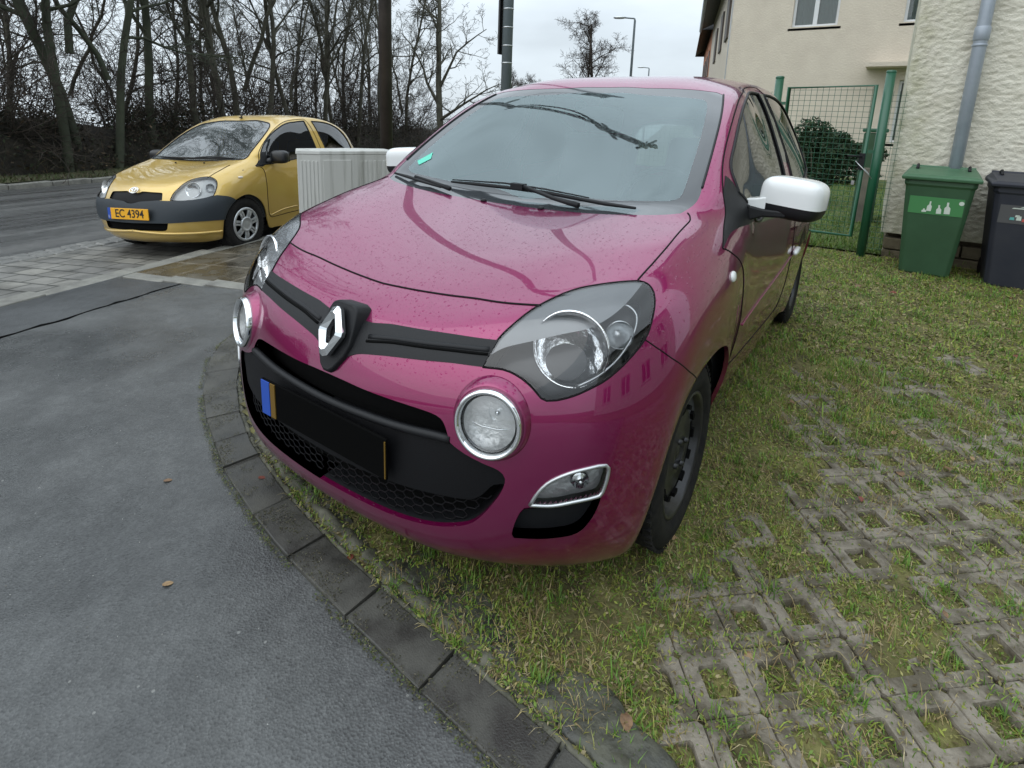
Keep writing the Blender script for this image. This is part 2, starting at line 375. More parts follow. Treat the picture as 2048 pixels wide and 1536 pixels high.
def make_wheel(car,x,y,r,side,style,steer=0,width=.165):
    """wheel > tyre, rim ; local x axis outwards"""
    Mx=Matrix.Translation((side*x,y,r))@Matrix.Rotation(steer,4,'Z')@Matrix.Rotation(math.pi/2*side,4,'Y')
    wl=bpy.data.objects.new('wheel',None); C.objects.link(wl); wl.parent=car; wl.empty_display_size=.1
    wl.matrix_local=Mx
    hw=width/2; R=r; ri=.190 if style=='steel' else .185
    b=MB(); b.lathe([(ri-.004,-hw+.02),(ri+.012,-hw+.004),(R-.045,-hw-.004),(R-.015,-hw+.008),(R-.003,-hw+.022),(R,-.03),(R-.008,-.028),(R-.008,-.022),(R,-.02),(R,-.003),(R-.008,-.002),(R-.008,.002),(R,.003),(R,.02),(R-.008,.022),(R-.008,.028),(R,.03),(R-.003,hw-.022),(R-.012,hw-.010),(R-.03,hw-.001),(R-.048,hw+.003),(ri+.022,hw+.001),(ri+.017,hw-.003),(ri+.006,hw-.006),(ri-.004,hw-.016)],56)
    # raised band and tread blocks across the shoulder
    for k in range(56):
        a=2*math.pi*k/56
        for h in (hw-.020,-hw+.020):
            b.box((math.cos(a)*(R-.004),math.sin(a)*(R-.004),h),(.010,.016,.024),a)
    b.build('tyre',M['rubber'],wl)
    b=MB()
    b.lathe([(ri-.004,hw-.016),(ri+.004,hw-.008),(ri-.004,hw-.006),(ri-.012,hw-.014),(ri-.016,hw-.040),(ri-.03,hw-.055),(ri-.045,hw-.03)] if style=='steel' else [(ri-.004,hw-.02),(ri+.004,hw-.01),(ri-.01,hw-.02),(ri-.03,-hw+.02)],48)
    if style=='steel':
        b.lathe([(ri-.030,hw-.052),(ri-.045,hw-.035),(ri-.07,hw-.028),(.075,hw-.030),(.06,hw-.022),(.045,hw-.022),(.04,hw-.035),(.026,hw-.034),(.022,hw-.028),(0,hw-.026)],48)
        rim=b.build('rim',M['steel_black'],wl)
        b=MB()
        for k in range(12):
            a=2*math.pi*k/12; b.box((math.cos(a)*(ri-.052),math.sin(a)*(ri-.052),hw-.026),(.014,.030,.012),a)
        b.build('vent_hole',M['void'],rim); b=MB()
        for k in range(4):
            a=2*math.pi*k/4+.4; b=MB(); b.lathe([(0,hw-.012),(.008,hw-.012),(.010,hw-.022)],8,Matrix.Translation((math.cos(a)*.05,math.sin(a)*.05,0))); b.build('wheel_bolt',M['steel_black'],rim)
    else:
        rim=b.build('rim',M['steel_black'],wl)
        b=MB(); b.lathe([(ri,hw-.004),(ri-.006,hw+.004),(ri-.022,hw+.006),(ri-.028,hw-.002),(ri-.03,hw-.01)],56)
        b.lathe([(.083,hw-.008),(.08,hw+.006),(.070,hw+.010),(.062,hw+.008),(.058,hw+.004),(.03,hw+.008),(0,hw+.009)],40)
        for k in range(7):
            a0=2*math.pi*k/7
            for d in (-.17,.17):
                pts=[];
                for rr,zz,wd in ((.07,hw+.002,.013),(.12,hw+.007,.013),(ri-.018,hw+.001,.016)):
                    a=a0+d*(.085/rr)*1.1; pts.append((rr,a,zz,wd))
                vs=[]
                for rr,a,zz,wd in pts:
                    for sg in (-1,1):
                        da=sg*wd/rr/1.0; vs+= [(rr*math.cos(a+da),rr*math.sin(a+da),zz-.012),(rr*math.cos(a+da*.75),rr*math.sin(a+da*.75),zz)]
                fs=[]
                for i in range(2):
                    o=i*4; fs+= [(o,o+4,o+5,o+1),(o+1,o+5,o+7,o+3),(o+3,o+7,o+6,o+2)]
                b.add(vs,fs)
        hc=b.build('hubcap',M['hubcap'],wl)
        lathe_obj('backing',[(0,hw-.03),(ri-.01,hw-.03)],M['void'],hc,Matrix.Identity(4))
    return wl
def textmesh(name,s,size,mat,parent,Mx,depth=.001,sx=1):
    cu=bpy.data.curves.new(name,'FONT'); cu.body=s; cu.size=size; cu.align_x='CENTER'; cu.align_y='CENTER'; cu.extrude=depth; cu.offset=size*.012
    t=bpy.data.objects.new('tmp',cu); C.objects.link(t); dg=bpy.context.evaluated_depsgraph_get()
    me=bpy.data.meshes.new_from_object(t.evaluated_get(dg)); C.objects.unlink(t); bpy.data.objects.remove(t)
    o=mkobj(name,me,None,parent); me.materials.clear(); me.materials.append(mat); o.matrix_local=Mx@Matrix.Diagonal((sx,1,1,1)); return o
def inner_tub(car,S,y0,y1,scale=.93):
    """floor, dashboard, seats, steering wheel seen through the glass"""
    it=bpy.data.objects.new('interior',None); C.objects.link(it); it.parent=car; it.empty_display_size=.1
    b=MB(); b.box((0,2.1,.34),(1.46,2.7,.06)); b.box((0,.80,.6),(1.40,.04,.5)); b.box((0,3.45,.6),(1.2,.05,.5))
    b.box((.745,1.9,.6),(.02,2.3,.55)); b.box((-.745,1.9,.6),(.02,2.3,.55)); b.build('cabin_floor',M['interior'],it)
    b=MB()
    for i,(y,z) in enumerate(((.98,.90),(1.15,.935),(1.32,.925),(1.44,.87),(1.46,.70))): pass
    prof=[(.96,.86),(1.06,.915),(1.22,.93),(1.36,.915),(1.46,.86),(1.47,.66),(.96,.60)]
    vs=[(x,y,z) for x in (-.66,.66) for y,z in prof]; n=len(prof)
    b.add(vs,[list(range(n)),list(range(n,2*n))[::-1]]+[(i,n+i,n+(i+1)%n,(i+1)%n) for i in range(n)]); b.build('dashboard',M['interior'],it,bevel=.02)
    for sx in (.34,-.34):
        b=MB(); b.box((sx,2.02,.56),(.5,.5,.16)); b.box((0,0,0),(.1,.1,.1)) if 0 else None
        R_=Matrix.Rotation(math.radians(-18),4,'X')
        b.box((sx,2.33,.88),(.48,.14,.62),M=R_); b.box((sx,2.43,1.27),(.24,.09,.17),M=R_); b.build('seat',M['seat'],it,bevel=.045,seg=3)
    b=MB(); Mx=Matrix.Translation((.34,1.57,.90))@Matrix.Rotation(math.radians(62),4,'X')
    ring=[Mx@Vector((.18*math.cos(2*math.pi*k/28),.18*math.sin(2*math.pi*k/28),0)) for k in range(28)]
    b.tube(ring,.014,8,closed=True)
    for a in (0,math.pi,-math.pi/2): b.tube([Mx@Vector((.03*math.cos(a),.03*math.sin(a),-.01)),Mx@Vector((.17*math.cos(a),.17*math.sin(a),0))],.014,6)
    b.lathe([(0,.005),(.05,.0),(.055,-.03)],16,Mx); b.build('steering_wheel',M['black_plastic'],it)
    return it
def arch_liner(car,x,y,r,yaw=0):
    """black wheel-well behind the wing"""
    for sd in (1,-1):
        b=MB(); n=20; vs=[]
        for i in range(n+1):
            a=math.radians(-12)+math.radians(204)*i/n
            c_,s_=math.cos(a),math.sin(a)
            vs+= [(sd*(x-.03),y-r*c_,.285+r*s_),(sd*(x-.30),y-r*c_,.285+r*s_)]
        b.add(vs,[(2*i,2*i+1,2*i+3,2*i+2) for i in range(n)])
        b.add([(sd*(x-.30),y-r*.98,.23),(sd*(x-.30),y+r*.98,.23),(sd*(x-.30),y+r*.9,.62),(sd*(x-.30),y-r*.9,.62)],[(0,1,2,3)])
        b.build('wheel_arch_liner',M['void'],car)
def ellipsoid(b,c,r,n=20,m=12,e=.8,zmin=-1,zmax=1,Mx=None,cap=False):
    """superellipsoid band between zmin and zmax (fractions)"""
    def sp(v,p): return math.copysign(abs(v)**p,v)
    vs=[];t0=math.asin(max(-1,zmin));t1=math.asin(min(1,zmax))
    for i in range(m+1):
        t=t0+(t1-t0)*i/m
        for k in range(n):
            a=2*math.pi*k/n; p=Vector((r[0]*sp(math.cos(t),e)*sp(math.cos(a),e),r[1]*sp(math.cos(t),e)*sp(math.sin(a),e),r[2]*sp(math.sin(t),e)))
            if Mx: p=Mx@p
            vs.append(Vector(c)+p)
    o=b.smooth;b.smooth=True
    b.add(vs,[(i*n+k,i*n+(k+1)%n,(i+1)*n+(k+1)%n,(i+1)*n+k) for i in range(m) for k in range(n)]); b.smooth=o
    if cap: b.add([vs[k] for k in range(n)],[list(range(n))[::-1]])
M['black_deep']=pmat('black_deep',(.005,.005,.006),.55,spec=.2,bump=.0004,bscale=500)
M['gloss_grey']=pmat('gloss_dark_grey',(.008,.0085,.010),.32,coat=.1)
# ---------------------------------------------------------------- the magenta hatchback
NET_A=np.array([0,84,170,212,90,167,367,115,159,510,168,160,617,236,155,694,305,163,726,355,165,736,379,172,735,392,177,718,388,180,0,13,196,210,26,194,378,54,188,528,115,195,647,199,199,723,282,196,762,322,202,766,354,207,764,377,213,748,376,219,0,-18,263,207,-9,263,393,16,260,549,89,272,687,178,276,762,260,299,794,320,302,792,345,310,788,365,316,770,375,324,0,-13,401,210,-3,406,385,27,407,566,90,420,695,174,433,775,258,429,808,326,431,815,355,427,805,381,424,785,394,421,0,5,507,210,19,509,395,49,526,578,107,538,712,186,553,788,279,569,824,366,568,826,414,568,820,460,557,805,484,544,0,32,588,216,41,599,388,67,613,562,124,645,703,205,662,784,314,677,826,415,668,831,479,654,830,552,623,820,592,601,0,74,686,220,86,695,384,111,714,554,178,738,691,256,776,777,385,793,821,513,768,832,598,731,836,651,663,827,685,626,0,149,752,224,164,757,375,184,778,534,255,821,662,351,861,757,516,879,812,655,850,834,725,785,840,755,716,833,760,630,0,267,797,225,276,804,373,298,822,522,374,855,651,481,895,744,654,925,804,777,885,830,817,808,839,834,729,832,850,608,0,453,847,227,455,862,363,474,881,516,527,908,640,637,941,737,787,961,796,887,916,826,917,840,836,948,692,824,946,566,0,673,891,226,671,903,362,676,921,510,722,948,644,796,966,732,906,981,790,987,934,825,1013,825,826,1016,684,819,1031,451,0,854,923,224,848,936,367,842,957,517,852,977,674,884,990,744,1002,1009,791,1068,940,820,1076,851,824,1100,564,748,1078,222,0,979,945,221,964,956,372,940,973,527,944,995,692,924,1009,744,1033,1039,790,1122,954,816,1134,847,815,1143,534,739,1150,261,0,1019,959,220,1000,985,366,980,993,519,962,1019,689,955,1026,742,1092,1090,796,1199,975,810,1208,860,816,1250,534,742,1245,252,0,1110,1037,217,1094,1048,368,1072,1063,509,1063,1086,663,1046,1094,709,1200,1169,771,1263,1016,813,1343,857,818,1342,530,751,1347,249,0,1368,1231,219,1347,1234,347,1327,1244,491,1312,1257,630,1328,1265,676,1426,1331,749,1503,1082,816,1522,874,820,1519,523,758,1523,245,0,1593,1375,218,1587,1383,338,1574,1387,457,1557,1390,588,1560,1384,645,1642,1412,732,1706,1154,820,1741,884,824,1736,518,767,1740,243,0,1724,1440,220,1711,1448,320,1704,1452,439,1702,1451,554,1712,1431,623,1813,1418,723,1850,1165,825,1892,903,828,1884,512,772,1887,241,0,1828,1481,216,1832,1484,328,1829,1481,428,1843,1474,540,1855,1443,612,1908,1430,719,1974,1168,829,1989,914,832,1988,507,775,1989,241,0,2071,1507,217,2073,1506,328,2070,1499,434,2083,1494,555,2109,1469,609,2143,1452,719,2176,1196,830,2183,928,836,2180,513,777,2178,237,0,2501,1497,220,2502,1494,331,2508,1488,439,2507,1485,550,2507,1465,607,2502,1451,717,2512,1203,828,2513,969,838,2519,472,782,2526,253,0,2915,1465,222,2919,1464,333,2907,1455,441,2902,1455,549,2879,1433,604,2866,1417,712,2790,1196,823,2770,955,839,2739,612,787,2707,143,0,3206,1411,222,3223,1400,332,3191,1405,446,3180,1388,529,3144,1368,597,3054,1324,705,2983,1186,817,2922,910,839,2829,735,834,2844,576,0,3424,1361,222,3405,1360,329,3389,1341,437,3359,1324,519,3304,1296,591,3231,1243,675,3161,1099,801,3103,888,834,3065,771,825,3028,608,0,3501,1175,219,3491,1173,334,3472,1158,455,3442,1139,545,3409,1110,603,3350,1056,685,3276,983,766,3198,881,820,3196,760,820,3232,615,0,3595,943,210,3580,935,366,3559,924,479,3529,911,602,3491,892,659,3427,868,731,3366,820,782,3325,735,804,3334,631,811,3358,504,0,3679,616,211,3676,617,350,3664,624,484,3631,608,609,3597,603,663,3527,576,716,3474,552,753,3444,495,770,3432,443,776,3428,355,0,3642,297,209,3636,297,349,3622,296,477,3590,296,600,3552,296,642,3495,299,690,3469,286,724,3448,281,743,3438,259,752,3440,240],float).reshape((28, 10, 3))/1000
FA=json.loads('''{"grille":[[6.44,0],[6.43,0.2],[6.423,0.387],[6.521,0.738],[6.501,1.629],[6.325,2.464],[6.1,2.424],[5.714,2.362],[5.775,1.824],[5.715,0.989],[5.576,0.45],[5.441,0.279],[5.29,0.194],[5.05,0.083],[4.933,0]],"headlight":[[5.713,2.356],[6.314,2.445],[6.725,2.595],[7.197,2.838],[7.548,3.235],[7.533,3.719],[7.343,4.264],[7.164,4.483],[6.877,4.66],[6.561,4.751],[6.211,4.769],[5.902,4.715],[5.573,4.467],[5.297,4.151],[5.166,3.903],[5.057,3.665],[4.994,3.433],[4.993,3.303],[5.047,3.227],[5.2,3.128],[5.379,2.995],[5.54,2.833],[5.659,2.646]],"lower":[[4.8,0],[4.785,0.295],[4.74,0.61],[4.655,1.335],[4.572,1.743],[4.469,1.907],[4.274,1.994],[4.075,2.044],[3.939,2.091],[3.764,2.291],[3.623,2.536],[3.514,2.769],[3.358,2.873],[3.087,2.852],[2.727,2.708],[2.432,2.518],[2.295,2.279],[2.187,1.906],[2.091,1.281],[2.06,0.6],[2.05,0]],"panel":[[4.06,0],[4.06,0.7],[4.04,1.27],[4.03,1.8],[4.0,2.07],[4.0,2.3],[3.6,2.9],[3.2,2.9],[3.166,2.731],[2.85,2.5],[2.8,2],[2.75,1],[2.75,0]],"barline":[[4.06,0],[4.06,0.7],[4.04,1.27],[4.03,1.8],[4.0,2.07]],"fog":[[2.883,3.267],[3.154,3.366],[3.366,3.518],[3.524,3.815],[3.604,4.23],[3.596,4.371],[3.531,4.44],[3.325,4.455],[3.084,4.424],[3.009,4.377],[2.932,3.914],[2.874,3.59]],"fogblack":[[2.81,3.196],[2.858,3.592],[2.912,3.917],[2.985,4.403],[2.844,4.389],[2.604,4.308],[2.361,4.149],[2.264,3.976],[2.205,3.545],[2.205,3.115],[2.291,3.078],[2.519,3.101],[2.733,3.152]],"shut":[[7.63,0],[7.66,0.5],[7.67,1.1],[7.62,1.7],[7.4,2.35],[7.19,2.87]],"hoodside":[[7.372,4.28],[7.996,4.403],[8.795,4.49],[9.976,4.469],[10.454,4.309],[10.948,4.071]],"hood":[[7.63,0],[7.66,0.5],[7.67,1.1],[7.62,1.7],[7.4,2.35],[7.19,2.87],[7.0,3.4],[7.372,4.28],[7.996,4.403],[8.795,4.49],[9.976,4.469],[10.454,4.309],[10.948,4.071],[10.961,3.907],[10.896,3.425],[10.997,2.456],[11.317,1.072],[11.42,0.3],[11.45,0]],"hoodrear":[[10.948,4.071],[10.961,3.907],[10.896,3.425],[10.997,2.456],[11.317,1.072],[11.42,0.3],[11.45,0]],"ws":[[11.45,0],[11.42,0.3],[11.317,1.072],[10.997,2.456],[10.896,3.425],[10.961,3.907],[13.245,4.076],[14.149,4.147],[15.059,4.104],[16.074,3.951],[16.26,3.611],[16.55,1.068],[16.7,0.5],[16.72,0]],"wsin":[[12.25,0],[12.857,0.711],[12.652,2.046],[12.535,3.288],[12.847,3.565],[13.398,3.648],[14.22,3.673],[14.968,3.615],[15.678,3.498],[15.857,3.308],[16.125,1.194],[16.3,0.5],[16.3,0]],"bumperline":[[5.936,4.647],[5.669,5.039],[5.387,5.595],[5.087,6.573],[4.95,8.0],[4.9,9.0]],"bumper":[[0,0],[7.63,0],[7.66,0.5],[7.67,1.1],[7.62,1.7],[7.4,2.35],[7.19,2.87],[6.8,3.6],[5.936,4.647],[5.669,5.039],[5.387,5.595],[5.087,6.573],[4.95,8.0],[4.9,9.0],[0,9]],"triangle":[[12.433,4.827],[8.755,5.957],[10.331,5.916],[13.845,6.511],[12.971,5.422],[13.442,4.774]],"winF":[[12.971,5.422],[13.751,4.972],[14.448,4.952],[15.167,4.921],[16.407,4.915],[17.87,4.816],[18.561,4.924],[18.531,5.537],[18.38,6.114],[18.14,6.8],[15.407,6.709],[13.845,6.511]],"winR":[[18.981,4.96],[20.002,4.978],[20.573,5.068],[21.204,5.429],[21.834,6.06],[21.894,6.601],[20.363,6.818],[18.921,6.818]],"doorseam":[[8.753,5.947],[12.419,4.827],[13.648,4.653],[14.365,4.61],[15.649,4.643],[16.634,4.689],[18.306,4.529],[18.831,4.635]],"door":[[8.753,5.947],[12.419,4.827],[13.648,4.653],[14.365,4.61],[15.649,4.643],[16.634,4.689],[18.306,4.529],[18.831,4.635],[19.101,5.194],[19.071,6.872],[18.981,8.206],[18.771,8.531],[12.524,8.531],[12.434,8.261],[12.284,7.792],[10.992,7.323],[9.28,6.547]],"trim":[[12.929,7.974],[15.333,7.857],[19.609,7.724]],"indic":[8.524,6.979],"handle":[[19.716,7.671],[19.275,7.731]],"groove":[[6.0,0.5],[5.919,0.364],[6.05,0.903],[6.071,1.756],[5.995,2.384]],"w1":[[12.444,1.107],[11.15,2.904]],"w2":[[11.655,3.748],[11.401,2.633],[11.365,1.819]],"arm1":[[12.431,0.001],[11.767,0.786]],"nozzle":[11.382,0.608],"sticker":[[13.462,3.551],[13.926,3.344],[13.682,3.184],[13.278,3.357]],"wpost":[[15.557,3.203],[13.414,3.291]],"brow":[[5.962,2.38],[6.162,2.585],[6.262,2.909],[6.339,3.312],[6.371,3.738],[6.545,4.048],[6.818,4.258],[7.227,4.389],[8.6,4.6],[8.6,2.2],[6.2,2.0]]}''')
def magenta_car():
    S=Surf(NET_A); P_={k:FA[k] for k in ('lower','panel','grille','headlight','fog','fogblack','hood','ws','wsin','winF','winR','triangle','door','bumper','brow')}
    car=thing('hatchback_car','magenta three-door hatchback parked nose over the kerb, white mirror caps, blacked-out number plate','car',(0,0,0))
    # a circular seat for each round lamp
    rc=Vector((.4976,.080,.5855)); ry,rp=math.radians(16),math.radians(8)
    rn=Vector((math.sin(ry)*math.cos(rp),-math.cos(ry)*math.cos(rp),math.sin(rp)))
    P_['rearglass']=[[23.3,0],[23.3,2],[23.5,3.8],[24.8,4.2],[25.0,2],[25.0,0]]
    hole=[]
    for k in range(28):
        a=2*math.pi*k/28; tx,tz=rc.x+.078*math.cos(a),rc.z+.078*math.sin(a); u,v=4.7,2.7
        for _ in range(12):
            q,_n=S.pt(u,v); v=min(6,max(.1,v+(tx-q.x)/.17)); u=min(8,max(.5,u+(tz-q.z)/.1))
        hole.append([u,v])
    P_['_lamphole']=hole
    sh=Shell(S,P_)
    holes=['lower','grille','headlight','fog','fogblack','lamphole']; gl=['ws','winF','winR','triangle','rearglass']
    pm=M['magenta']
    sh.make('body',sh.sel(None,holes+gl+['hood','bumper','door']),pm,car,skirt=.014)
    sh.make('hood',sh.sel('hood',holes+['ws']),pm,car,skirt=.014)
    sh.make('front_bumper',sh.sel('bumper',holes),pm,car,skirt=.014)
    sh.make('door',sh.sel('door',holes+gl),pm,car,skirt=.014,join=False)
    ws=sh.make('windshield',sh.sel('wsin'),M['glass_ws'],car,off=-.001)
    sh.make('frit_border',sh.sel('ws',['wsin']),M['frit'],ws,off=-.001)
    sh.make('side_window',sh.sel('winF'),M['glass_side'],car,off=-.003,join=False)
    sh.make('quarter_window',sh.sel('winR'),M['glass_side'],car,off=-.003,join=False)
    sh.make('rear_window',sh.sel('rearglass'),M['glass_side'],car,off=-.003)
    sh.make('mirror_triangle',sh.sel('triangle'),M['black_plastic'],car,off=.002,skirt=.006,join=False)
    # seams between the panels
    def seam(name,L,rad=.0022,mat=M['seam'],off=-.0006,both=True):
        for sd in ((1,-1) if both else (1,)):
            b=MB(); b.tube(sh.line(L,off,sd),rad,5); o=b.build(name,mat,car)
        return o
    b=MB(); L=sh.line(FA['shut'],-.0006,1); b.tube(L[::-1]+[Vector((-q.x,q.y,q.z)) for q in L[1:]],.0035,5); b.build('hood_seam',M['seam'],car)
    seam('hood_seam',FA['hoodside'],.003)
    seam('bumper_seam',FA['bumperline'],.0022)
    seam('door_seam',FA['door']+[FA['door'][0]],.003)
    seam('window_seal',FA['winF']+[FA['winF'][0]],.006,M['black_plastic'],.001)
    seam('window_seal',FA['winR']+[FA['winR'][0]],.005,M['black_plastic'],.001)
    # black post between the two side windows
    for sd in (1,-1):
        b=MB(); A_=FA['winF'][6:10]; B_=[FA['winR'][0],[19.0,5.6],[18.95,6.2],FA['winR'][-1]]
        vs=[S.pt(u,v,.003,sd)[0] for u,v in A_]+[S.pt(u,v,.003,sd)[0] for u,v in B_]
        b.add(vs,[(i,i+1,5+i,4+i) if sd>0 else (4+i,5+i,i+1,i) for i in range(3)])
        b.build('window_post',M['gloss_black'],car)
    for sd in (1,-1):
        b=MB(); b.tube(sh.line([FA['ws'][i] for i in (6,7,8,9)],.001,sd),.004,6); b.build('windshield_trim',M['black_plastic'],car)
        b=MB(); b.tube(sh.line(FA['trim'],.002,sd),.0035,6); b.build('door_trim',M['magenta'],car)
    # grille bar
    g=sh.make('grille_bar',sh.sel('grille'),M['black_plastic'],car,off=.003,skirt=.02)
    for sd in (1,-1):
        b=MB(); b.tube(sh.line([[5.92,.46]]+FA['groove'][2:],.0035,sd),.004,6); b.build('groove',M['void'],g)
        b=MB(); L=[[6.05,.46]]+[[p[0]+.11,p[1]] for p in FA['groove'][2:]]; b.tube(sh.line(L,-.001,sd),.008,8); b.build('ridge',M['black_plastic'],g)
    # badge: open diamond, faceted
    bd=MB(); cp=Vector((0,.052,.690)); tilt=Matrix.Rotation(math.radians(-24),4,'X'); W,H=.047,.066
    outer=[(-.012,H),(.012,H),(W,.008),(W,-.008),(.012,-H),(-.012,-H),(-W,-.008),(-W,.008)]
    outer=[(.0,H+.002),(.016,H-.004),(W,.006),(W,-.006),(.016,-H+.004),(0,-H-.002),(-.016,-H+.004),(-W,-.006),(-W,.006),(-.016,H-.004)]
    k=.34; inner=[(x*k*1.0,y*.50) for x,y in outer]; mid=[(x*.68,y*.75) for x,y in outer]
    vs=[]; 
    for ring,d in ((outer,.0),(outer,-.012),(mid,-.022),(inner,-.010),(inner,.004)):
        for x,y in ring: vs.append(cp+tilt@Vector((x,d,y)))
    n=len(outer); bd.add(vs,[(j*n+i,j*n+(i+1)%n,(j+1)*n+(i+1)%n,(j+1)*n+i) for j in range(4) for i in range(n)])
    bd.build('badge',M['chrome'],car)
    # black plastic shield that carries the badge
    bs=MB(); o2=[(-.030,.082),(.030,.082),(.046,.075),(.053,.060),(.058,.02),(.060,-.02),(.050,-.055),(.024,-.094),(.010,-.104),(-.010,-.104),(-.024,-.094),(-.050,-.055),(-.060,-.02),(-.058,.02),(-.053,.060),(-.046,.075)]; vs=[]
    for k_,d in ((1.10,.060),(1.02,.016),(.97,.010),(.93,.011)):
        for x,y in o2: vs.append(cp+tilt@Vector((x*k_,d,y*k_)))
    n=len(o2); bs.smooth=True; bs.add(vs,[(j*n+i,j*n+(i+1)%n,(j+1)*n+(i+1)%n,(j+1)*n+i) for j in range(3) for i in range(n)]); bs.smooth=False; bs.add([vs[3*n+i] for i in range(n)],[list(range(n))])
    bs.build('badge_shield',M['black_plastic'],g)
    # lower opening
    lw=sh.make('lower_grille',sh.sel('lower'),M['black_plastic'],car,off=0,surface=False,skirt=.07,skirt0=.013)
    sh.make('backing',sh.sel('lower'),M['void'],lw,off=-.065)
    sh.make('plate_panel',sh.sel('panel'),M['black_deep'],lw,off=-.010,skirt=.03)
    b=MB(); L=sh.line(FA['barline'],-.006,1); b.tube(L[::-1]+[Vector((-q.x,q.y,q.z)) for q in L[1:]],.011,8); b.build('crossbar',M['black_plastic'],lw)
    b=MB(); b.smooth=True
    # honeycomb mesh below the panel: short bars following the surface
    hx,hz=.036,.0165
    def hp(x,z):
        # find the surface point by its x and z
        u=3.0-(0.41-z)/.125 if z<.41 else 3; v=x/.19
        for _ in range(6):
            p,_n=S.pt(min(max(u,.3),5),min(abs(v),5),-.022,1 if v>=0 else -1)
            v+=(x-p.x)/.185; u+=(z-p.z)/.125
        return Vector((p.x,p.y,p.z)),(u,v)
    lowp=sh.polys['lower']; panp=sh.polys['panel']
    for r in range(0,14):
        for cidx in range(0,22):
            x0=cidx*hx*.75; z0=.225+r*hz*1.3+(hz*.65 if cidx%2 else 0)
            cn=[(x0+hx*.5*math.cos(math.radians(60*k)),z0+hz*.75*math.sin(math.radians(60*k))) for k in range(6)]
            for k in range(3):
                a,c2=cn[k],cn[(k+1)%6]
                if min(a[0],c2[0])<-.02 or max(a[0],c2[0])>.56 or max(a[1],c2[1])>.40: continue
                (pa,ua),(pb,ub)=hp(*a),hp(*c2); U=np.array([ua,ub])
                U[:,1]=np.abs(U[:,1])+.001
                if inpoly(U,lowp).all() and not inpoly(U,panp).any():
                    b.tube([pa,pb],.0017,4,cap=False); b.tube([Vector((-pa.x,pa.y,pa.z)),Vector((-pb.x,pb.y,pb.z))],.0017,4,cap=False)
    b.build('honeycomb_mesh',M['black_deep'],lw)
    # number plate, blacked out, blue band at its left end
    pl=MB(); pl.box((0,-.004,.442),(.52,.008,.112)); plo=pl.build('number_plate',M['plate_black'],car,bevel=.003)
    b=MB(); b.box((-.238,-.0095,.442),(.040,.003,.106)); b.build('blue_band',M['plate_blue'],plo)
    for bx_ in (((-.203,-.0095,.442),(.022,.003,.106)),((.2575,-.0095,.442),(.0025,.003,.1))):
        b=MB(); b.box(*bx_); b.build('amber_edge',M['plate_amber'],plo)
    # headlamps
    for sd in (1,-1):
        h=bpy.data.objects.new('headlight',None); C.objects.link(h); h.parent=car; h.empty_display_size=.05
        m=sh.sel('headlight')
        sh.make('lens',m,M['glass_lamp'],h,off=.001,sides=(sd,))
        sh.make('housing',m,M['gloss_grey'],h,off=-.075,sides=(sd,),skirt=-.070)
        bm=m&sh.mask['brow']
        sh.make('inner_cover',bm,M['brow'],h,off=-.004,sides=(sd,))  # pale sheet under the lens top imitates sky reflected on it
        def bowl(c,axis,r,d,name,mat=M['reflector'],capb=True):
            Mx=frame_at(Vector((c[0]*sd,c[1],c[2])),Vector((axis[0]*sd,axis[1],axis[2])))
            o=lathe_obj(name,[(r*1.05,.004),(r*1.04,.010),(r,.010),(r*.98,.0),(r*.86,-d*.35),(r*.6,-d*.75),(r*.3,-d*.95),(0,-d)],mat,h,Mx,48)
            if capb: lathe_obj('bulb_cap',[(0,.0),(r*.14,-.004),(r*.17,-.02),(r*.17,-.04),(0,-.045)],M['satin'],h,Mx,20)
            return o
        bowl((.606,.256,.738),(.24,-.95,.18),.088,.045,'reflector',M['facet2'],False)
        bowl((.694,.325,.775),(.55,-.80,.15),.032,.04,'indicator_reflector',M['satin'],False)
        b=MB(); L=[[7.2,3.5],[6.9,4.15],[6.5,4.5],[6.1,4.55],[5.7,4.4],[5.4,4.1],[5.2,3.7]]
        for k,o_ in ((0,-.022),):
            LL=[[p[0]-(.15*k),p[1]-.12*k] for p in L]; b.tube(sh.line(LL,o_,sd),.004,6)
        b.build('inner_trim',M['satin'],h)
        b=MB(); b.tube(sh.line(FA['headlight']+[FA['headlight'][0]],.0,sd),.0028,6); b.build('seal',M['seam'],h)
        # round lamp in its painted pod
        c0=Vector((rc.x*sd,rc.y,rc.z)); ax=Vector((rn.x*sd,rn.y,rn.z)); Mx=frame_at(c0,ax)
        r0=.0815
        lm=bpy.data.objects.new('round_lamp',None); C.objects.link(lm); lm.parent=car; lm.empty_display_size=.05
        lathe_obj('pod',[(r0*1.32,-.050),(r0*1.24,-.034),(r0*1.15,-.019),(r0*1.08,-.010),(r0*1.01,-.006),(r0*.98,-.012)],M['magenta'],lm,Mx,56)
        lathe_obj('chrome_ring',[(r0*.995,-.012),(r0*1.0,.002),(r0*.975,.008),(r0*.93,.011),(r0*.88,.009),(r0*.84,.002),(r0*.82,-.006)],M['chrome'],lm,Mx,64)
        lathe_obj('inner_ring',[(r0*.82,-.006),(r0*.79,-.004),(r0*.77,-.010),(r0*.76,-.02)],M['gloss_black'],lm,Mx,64)
        lathe_obj('reflector',[(r0*.77,-.008),(r0*.62,-.014),(r0*.40,-.018),(0,-.02)],M['facet'],lm,Mx,48)
        b=MB(); ellipsoid(b,(0,0,0),(.021,.026,.016),16,8,1,Mx=Mx@Matrix.Translation((.018,.026,-.018))@Matrix.Rotation(.5,4,'Z')) ; 
        b=MB(); M2=Mx@Matrix.Translation((.016,.026,-.02)); b.lathe([(.022,.004),(.019,-.006),(.010,-.012),(0,-.014)],20,M2); b.lathe([(0,.012),(.006,.010),(.008,-.01)],12,M2)
